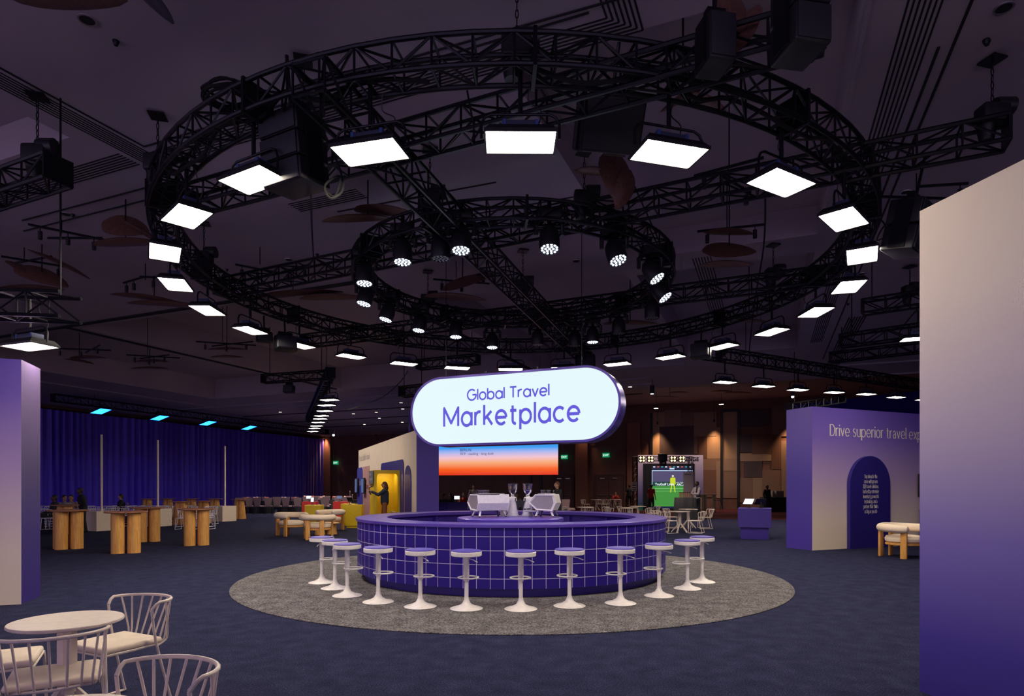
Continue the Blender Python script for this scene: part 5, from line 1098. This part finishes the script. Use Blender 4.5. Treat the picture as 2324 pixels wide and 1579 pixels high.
# cloth-covered bar
cl = MB(); cx_ = P(1555, HY, 30.6); N = 96; vs = []
for z, k in ((1.08, 0), (1.06, .3), (.5, .8), (.02, 1.)):
    for i in range(N):
        a = TAU*i/N; rx, ry = .48+.06*k, .34+.06*k; f = 1+.045*k*math.sin(a*13)+.02*k*math.sin(a*29); vs.append((rx*f*math.copysign(abs(math.cos(a))**.6, math.cos(a)), ry*f*math.copysign(abs(math.sin(a))**.6, math.sin(a)), z))
cl.add(vs, [(q*N+i, q*N+(i+1) % N, (q+1)*N+(i+1) % N, (q+1)*N+i) for q in range(3) for i in range(N)]+[list(range(N))])
o = cl.build('cloth_bar', mat('charcoal_cloth', (.035, .035, .045), .8), None, 60); o.location = (cx_.x, cx_.y, 0); tag(o, 'bar table under a long charcoal cloth in front of the waiter', 'table')
for k in range(7):
    t2 = thing('paper_cup', 'stack of paper cups with dark rims on the charcoal bar', 'cup', (cx_.x-.30+.085*k, cx_.y-.1, 1.085), 0, 'paper cup stacks on the charcoal bar'); MB().lathe([(0, 0), (.03, 0), (.04, .22), (0, .22)], 12).build('stack', mat('kraft_paper', (.45, .28, .20), .7), t2); MB().lathe([(0, .22), (.042, .22), (.042, .25), (0, .25)], 12).build('rim', mat('brown_rim', (.12, .03, .02), .6), t2)
t2 = thing('high_table', 'tall pale table with slab legs right of the waiter', 'table', (gx(1606, 39.5), 39.5, 0)); MB().box((0, 0, 1.14), (1.0, .5, .04)).build('tabletop', mat('pale_top', (.40, .28, .24), .6), t2, 0)
for x in (-.38, -.16, .40): MB().box((x, 0, .56), (.09, .4, 1.12)).build('leg', mat('pale_top', (.40, .28, .24)), t2, 0)
t2 = thing('high_stool', 'tall thin-legged stool standing alone at right', 'stool', (gx(1627, 38.8), 38.8, 0)); MB().cyl((0, 0, .74), .19, .04, 20).build('seat', BLACKP, t2)
for x in (-1, 1):
    for y in (-1, 1): MB().tube([(x*.14, y*.14, .74), (x*.28, y*.20, 0)], .016, 6).build('leg', mat('pinkish_metal', (.45, .30, .27), .4), t2)
MB().tube([(x*.23, y*.18, .27) for x, y in ((-1, -1), (1, -1), (1, 1), (-1, 1))], .012, 6, True).build('footrest', mat('pinkish_metal', (.45, .30, .27)), t2)
t2 = thing('draped_table', 'dark draped table with bottles at the far right wall', 'table', P(1757, HY, 40)-Vector((0, 0, EYE))); MB().rbox((0, 0, .48), (1.6, .7, .96), .02).build('drape', mat('black_cloth', (.012, .012, .02), .8), t2)
for k in range(2): t3 = thing('beverage_urn', ('tall silver urn on the dark draped table, left one', 'low white boxes on the dark draped table')[k], 'urn' if k == 0 else 'box', P(1754+14*k, HY, 40)+Vector((0, 0, .965-EYE))); (MB().lathe([(0, 0), (.12, 0), (.12, .3), (.08, .4), (0, .42)], 16) if k == 0 else MB().rbox((0, 0, .2), (.5, .3, .4), .02)).build('body', mat('urn_metal', (.35, .30, .28), .4, .4), t3)
t2 = thing('service_table', 'dark service table with candlesticks at the far left wall', 'table', P(795, HY, 46)-Vector((0, 0, EYE))); MB().rbox((0, 0, .65), (2.2, .8, .06), .01).build('tabletop', BLACKP, t2); MB().box((0, 0, .31), (2.0, .7, .62)).build('drape', mat('black_cloth', (.012, .012, .02)), t2, 0)
for k, (dx, h) in enumerate(((0, .65), (.18, .4))): t3 = thing('candlestick', '%s candlestick on the far dark service table' % ('taller', 'shorter')[k], 'candlestick', P(794, HY, 46)+Vector((dx, 0, .685-EYE)), 0, 'far candlesticks'); MB().lathe([(0, 0), (.06, 0), (.02, .04), (.02, h-.1), (.05, h-.08), (.03, h), (0, h)], 12).build('stem', mat('urn_metal', (.35, .30, .28)), t3)
# ------------------------------------------------------------------ people
def solid(b, name, m, parent, vox=.014, sm=6):
    me = bpy.data.meshes.new(name+'_raw'); me.from_pydata(b.v, [], b.f); o = bpy.data.objects.new(name+'_raw', me); COL.objects.link(o)
    r = o.modifiers.new('r', 'REMESH'); r.mode = 'VOXEL'; r.voxel_size = vox; s = o.modifiers.new('s', 'SMOOTH'); s.iterations = sm; s.factor = .5
    bpy.context.view_layer.update(); dg = bpy.context.evaluated_depsgraph_get(); q = bpy.data.meshes.new_from_object(o.evaluated_get(dg)); bpy.data.objects.remove(o)
    q.materials.clear(); q.materials.append(m); q.polygons.foreach_set('use_smooth', [True]*len(q.polygons)); q.name = name
    o = bpy.data.objects.new(name, q); COL.objects.link(o); o.parent = parent; return o
def limb(b, pts, rs):
    pts = [Vector(p) for p in pts]
    for i in range(len(pts)-1): b.tube([pts[i], pts[i+1]], [rs[i], rs[i+1]], 10)
    for p, r in zip(pts, rs): b.sph(p, r, 10)
def oval(b, c, rx, ry, rz, M=None): b.sph(c, 1, 14, (rx, ry, rz), M)
def person(label, loc, rz, pose='stand', shirt=(.02, .02, .03), trousers=(.015, .015, .02), skin=None, hair=None, longhair=False, sc=1.0, arms=None, lean=0.0, sleeves='long', extras=(), vox=.014, hat=False, headrot=0):
    skin = skin or SKIN; hair = hair or HAIR
    t = thing('person', label, 'person', loc, rz); t.scale = (sc, sc, sc)
    sit = pose == 'sit'; dz = -.46 if sit else 0; ly = -lean
    pel = Vector((0, 0, .95+dz)); chest = Vector((0, ly*.35, 1.33+dz)); neck = Vector((0, ly*.5, 1.47+dz)); head = Vector((0, ly*.62-.02, 1.62+dz))
    sh = [Vector((s*.175, ly*.42, 1.41+dz)) for s in (-1, 1)]
    if arms == 'reach': el = [Vector((-.20, -.22, 1.24)), Vector((.17, -.24, 1.26))]; wr = [Vector((-.15, -.46, 1.34)), Vector((.10, -.48, 1.38))]
    elif arms == 'phone': el = [Vector((-.24, -.10, 1.14+dz)), Vector((.24, -.10, 1.14+dz))]; wr = [Vector((-.12, -.36, 1.30+dz)), Vector((.06, -.36, 1.32+dz))]
    elif arms == 'face': el = [Vector((-.22, -.28, .78)), Vector((.22, -.28, .78))]; wr = [Vector((-.04, -.22+ly*.3, .99)), Vector((.04, -.22+ly*.3, .99))]
    elif arms == 'table' or sit: el = [Vector((-.25, -.10, 1.12+dz)), Vector((.25, -.10, 1.12+dz))]; wr = [Vector((-.14, -.36, 1.06+dz)), Vector((.14, -.36, 1.06+dz))]
    elif arms == 'serve': el = [Vector((-.24, -.12, 1.15)), Vector((.24, -.12, 1.15))]; wr = [Vector((-.16, -.38, 1.14)), Vector((.12, -.38, 1.14))]
    else: el = [Vector((-.25, .03, 1.14)), Vector((.25, .03, 1.14))]; wr = [Vector((-.26, -.06, .90)), Vector((.26, -.06, .90))]
    if sit: hip = [Vector((s*.10, -.02, .47)) for s in (-1, 1)]; kn = [Vector((s*.13, -.44, .49)) for s in (-1, 1)]; an = [Vector((s*.13, -.42, .09)) for s in (-1, 1)]
    else: hip = [Vector((s*.095, 0, .92)) for s in (-1, 1)]; kn = [Vector((s*.11, -.02+.03*s, .50)) for s in (-1, 1)]; an = [Vector((s*.12, .02+.05*s, .09)) for s in (-1, 1)]
    b = MB(); limb(b, [pel+Vector((0, 0, .02)), chest], [.125, .135]); oval(b, chest+Vector((0, 0, -.02)), .165, .105, .14); oval(b, pel, .155, .11, .12)
    limb(b, [chest+Vector((0, 0, .1)), neck, head-Vector((0, 0, .06))], [.07, .052, .05])
    Hm = Matrix.Rotation(headrot, 4, 'Z'); hp = lambda x, y, z: head+Hm @ Vector((x, y, z))
    oval(b, head, .074, .092, .112); oval(b, hp(0, -.02, -.055), .052, .062, .055)
    b.tube([hp(0, -.085, .02), hp(0, -.116, -.018)], [.010, .017], 8)
    for s in (-1, 1): oval(b, hp(s*.077, .005, -.005), .010, .020, .030); oval(b, hp(s*.03, -.082, .03), .018, .012, .008)
    oval(b, hp(0, -.078, -.052), .024, .010, .009)
    for i, s in enumerate((-1, 1)):
        limb(b, [sh[i], el[i], wr[i]], [.052, .040, .027]); d = (wr[i]-el[i]).normalized(); sd = Vector((0, 0, 1)).cross(d); sd = sd.normalized() if sd.length > .1 else Vector((1, 0, 0)); pm = wr[i]+d*.055
        limb(b, [wr[i], pm], [.027, .034]); dn = d.cross(sd)
        for f, ln in zip((-1.5, -.5, .5, 1.5), (.058, .070, .066, .048)): st_ = wr[i]+d*.085+sd*(f*.019); mid_ = st_+d*ln*.6-dn*.006; limb(b, [pm+sd*f*.014, st_, mid_, mid_+d*ln*.4+Vector((0, 0, -.012))], [.013, .0105, .0095, .0085])
        ts = -s*sd; limb(b, [wr[i]+d*.02, wr[i]+d*.05+ts*.034, wr[i]+d*.085+ts*.045], [.016, .012, .010])
        limb(b, [hip[i], kn[i], an[i]], [.085, .056, .040]); limb(b, [an[i], an[i]+Vector((0, -.10, -.045))], [.04, .032])
    solid(b, 'body', skin, t, vox)
    # clothing
    sm_ = mat('cloth_%02x%02x%02x' % tuple(int(c*255) for c in shirt), shirt, .85); tm = mat('cloth_%02x%02x%02x' % tuple(int(c*255) for c in trousers), trousers, .85)
    b = MB(); limb(b, [pel+Vector((0, 0, .0)), chest], [.15, .155]); oval(b, chest+Vector((0, 0, -.01)), .190, .128, .155); oval(b, pel+Vector((0, 0, .03)), .180, .135, .11); limb(b, [chest+Vector((0, 0, .08)), neck-Vector((0, 0, .035))], [.10, .066])
    for i in range(2): limb(b, [sh[i], el[i]] + ([wr[i]-(wr[i]-el[i])*.12] if sleeves == 'long' else []) if sleeves != 'short' else [sh[i], sh[i].lerp(el[i], .7)], [.070, .056, .042][:3 if sleeves == 'long' else 2])
    solid(b, 'shirt', sm_, t, vox)
    b = MB(); oval(b, pel-Vector((0, 0, .02)), .172, .128, .12)
    for i in range(2): limb(b, [hip[i], kn[i], an[i]+Vector((0, 0, .03))], [.100, .074, .060])
    solid(b, 'trousers', tm, t, vox)
    for i in range(2): b = MB(); limb(b, [an[i]-Vector((0, -.03, .035)), an[i]+Vector((0, -.13, -.045))], [.052, .042]); solid(b, 'shoe', BLACKP, t, .012, 3)
    b = MB(); oval(b, hp(0, .022, .035), .086, .098, .098); oval(b, hp(0, .04, .0), .082, .080, .09)
    if longhair: limb(b, [hp(0, .05, .02), hp(0, .08, -.12), hp(0, .07, -.26)], [.085, .085, .05])
    hr = solid(b, 'hair', hair, t, .014)
    for s in (-1, 1): MB().sph(hp(s*.029, -.088, .020), .0085, 8).build('eye', BLACKP, t)
    if hat: MB().lathe([(0, .09), (.085, .09), (.092, .03), (.17, .025), (.17, .02), (.09, .02)], 20, head+Vector((0, .01, .02))).build('hat', BLACKP, t)
    return t, head, wr
def flr(px, d): p = P(px, HY, d); p.z = 0; return p
V = Vector
t, hd_, w_ = person('person in a blue denim jacket and brown trousers inside the yellow cubicle', flr(873, 23.75), R(-78), shirt=(.028, .042, .075), trousers=(.30, .11, .045), hair=HAIR_B, longhair=True, arms='reach', sc=1.03, vox=.010)
t, hd_, w_ = person('person in black holding up a phone behind the bar, white strap on shoulder', flr(1265, 22.0), R(-62), shirt=(.012, .012, .018), arms='phone', hair=HAIR_B, sleeves='short', sc=1.02, vox=.011)
ph = thing('mobile_phone', 'phone held up by the person in black behind the bar', 'phone', V(flr(1265, 22.0))+Matrix.Rotation(R(-62), 3, 'Z') @ (V(w_[1])*1.02+V((0, -.10, .05))), R(-62)); MB().rbox((0, 0, 0), (.07, .009, .145), .004).build('casing', BLACKP, ph); MB().box((0, .006, 0), (.06, .002, .13)).build('display', SCREENB, ph, 0)
b = MB(); b.tube(catmull([(-.10, -.09, 1.44), (-.04, -.135, 1.3), (.06, -.15, 1.15), (.14, -.12, 1.0)], 4), .012, 6); b.build('strap', WHITE, t)
person('person in black with head bent, standing behind the leftmost wooden table', flr(189, 21.9), R(-50), shirt=(.008, .008, .012), lean=.16, skin=SKIN_D, sc=.89, arms=None)
person('person with dark hair seated far left, nearest the violet wall end', flr(124, 23.6), R(-40), 'sit', shirt=(.02, .02, .03), skin=SKIN_D)
person('person in pale top seated behind the leftmost wooden table', flr(146, 24.0), R(60), 'sit', shirt=(.20, .18, .24))
person('person in pink top seated beside the standing figure in black', flr(161, 24.6), R(30), 'sit', shirt=(.26, .16, .18), longhair=True)
person('person in black seated alone before the curtain, near the first pole', flr(275, 27.5), R(-60), 'sit', shirt=(.01, .01, .02))
person('person in white top behind the left espresso machine', flr(1075, 33), R(10), shirt=(.45, .38, .38), sc=.99)
person('person in red and white shirt seated with hands at the face', flr(1396.5, 45.0), 0, 'sit', shirt=(.42, .03, .02), arms='face')
person('person in black seen from behind near the left truss upright', flr(1428.5, 43.5), R(175), shirt=(.006, .007, .012), trousers=(.008, .008, .012), sleeves='short', sc=1.04)
person('person in red shirt and dark hat watching the football screen', flr(1478, 39.5), R(140), shirt=(.36, .012, .012), sleeves='short', hat=True, sc=1.02)
t, hd_, w_ = person('waiter in dark vest and white shirt at the charcoal bar', flr(1582, 31.2), R(-70), shirt=(.40, .36, .42), trousers=(.01, .01, .02), skin=SKIN_D, arms='serve', sc=1.08)
b = MB(); b.sph((0, 0, 1.28), 1, 16, (.200, .145, .22)); b.sph((0, 0, 1.06), 1, 16, (.185, .142, .18)); solid(b, 'vest', mat('navy_vest', (.012, .015, .03), .8), t)
person('dark figure standing by the draped table near the right booth', flr(1741, 39), R(20), shirt=(.008, .008, .012), skin=SKIN_D)
for px, d, lab, c, rz in ((1008, 30, 'dark seated person at the violet counter, left one', (.05, .03, .04), 30), (1022, 31, 'dark seated person at the violet counter, right one', (.06, .03, .03), -40), (1052, 34, 'person in red seated beyond the violet counter', (.40, .04, .03), 20), (1128, 32, 'seated person half hidden by the left espresso machine', (.08, .05, .06), 0), (1172, 33, 'seated person seen between the two grinders', (.10, .07, .07), 10)):
    person(lab, flr(px, d), R(rz), 'sit', shirt=c, vox=.02)
# seats under the seated people
sb = Repeat(make_banquet())
for px, d, rz, l in ((124, 23.6, -40, 'chair under the seated person nearest the violet wall end'), (146, 24.0, 60, 'chair under the seated person in the pale top'), (161, 24.6, 30, 'chair under the seated person in pink'), (275, 27.5, -60, 'chair under the lone person before the curtain'), (1396.5, 45.0, 0, 'chair under the person in red and white'), (1008, 30, 30, 'chair under the left dark person at the violet counter'), (1022, 31, -40, 'chair under the right dark person at the violet counter'), (1052, 34, 20, 'chair under the person in red beyond the counter'), (1128, 32, 0, 'chair of the person half hidden by the left machine'), (1172, 33, 10, 'chair of the person between the grinders')):
    sb.put(flr(px, d)+V((0, 0, -.08)), R(rz), l, 'chairs with people on them')
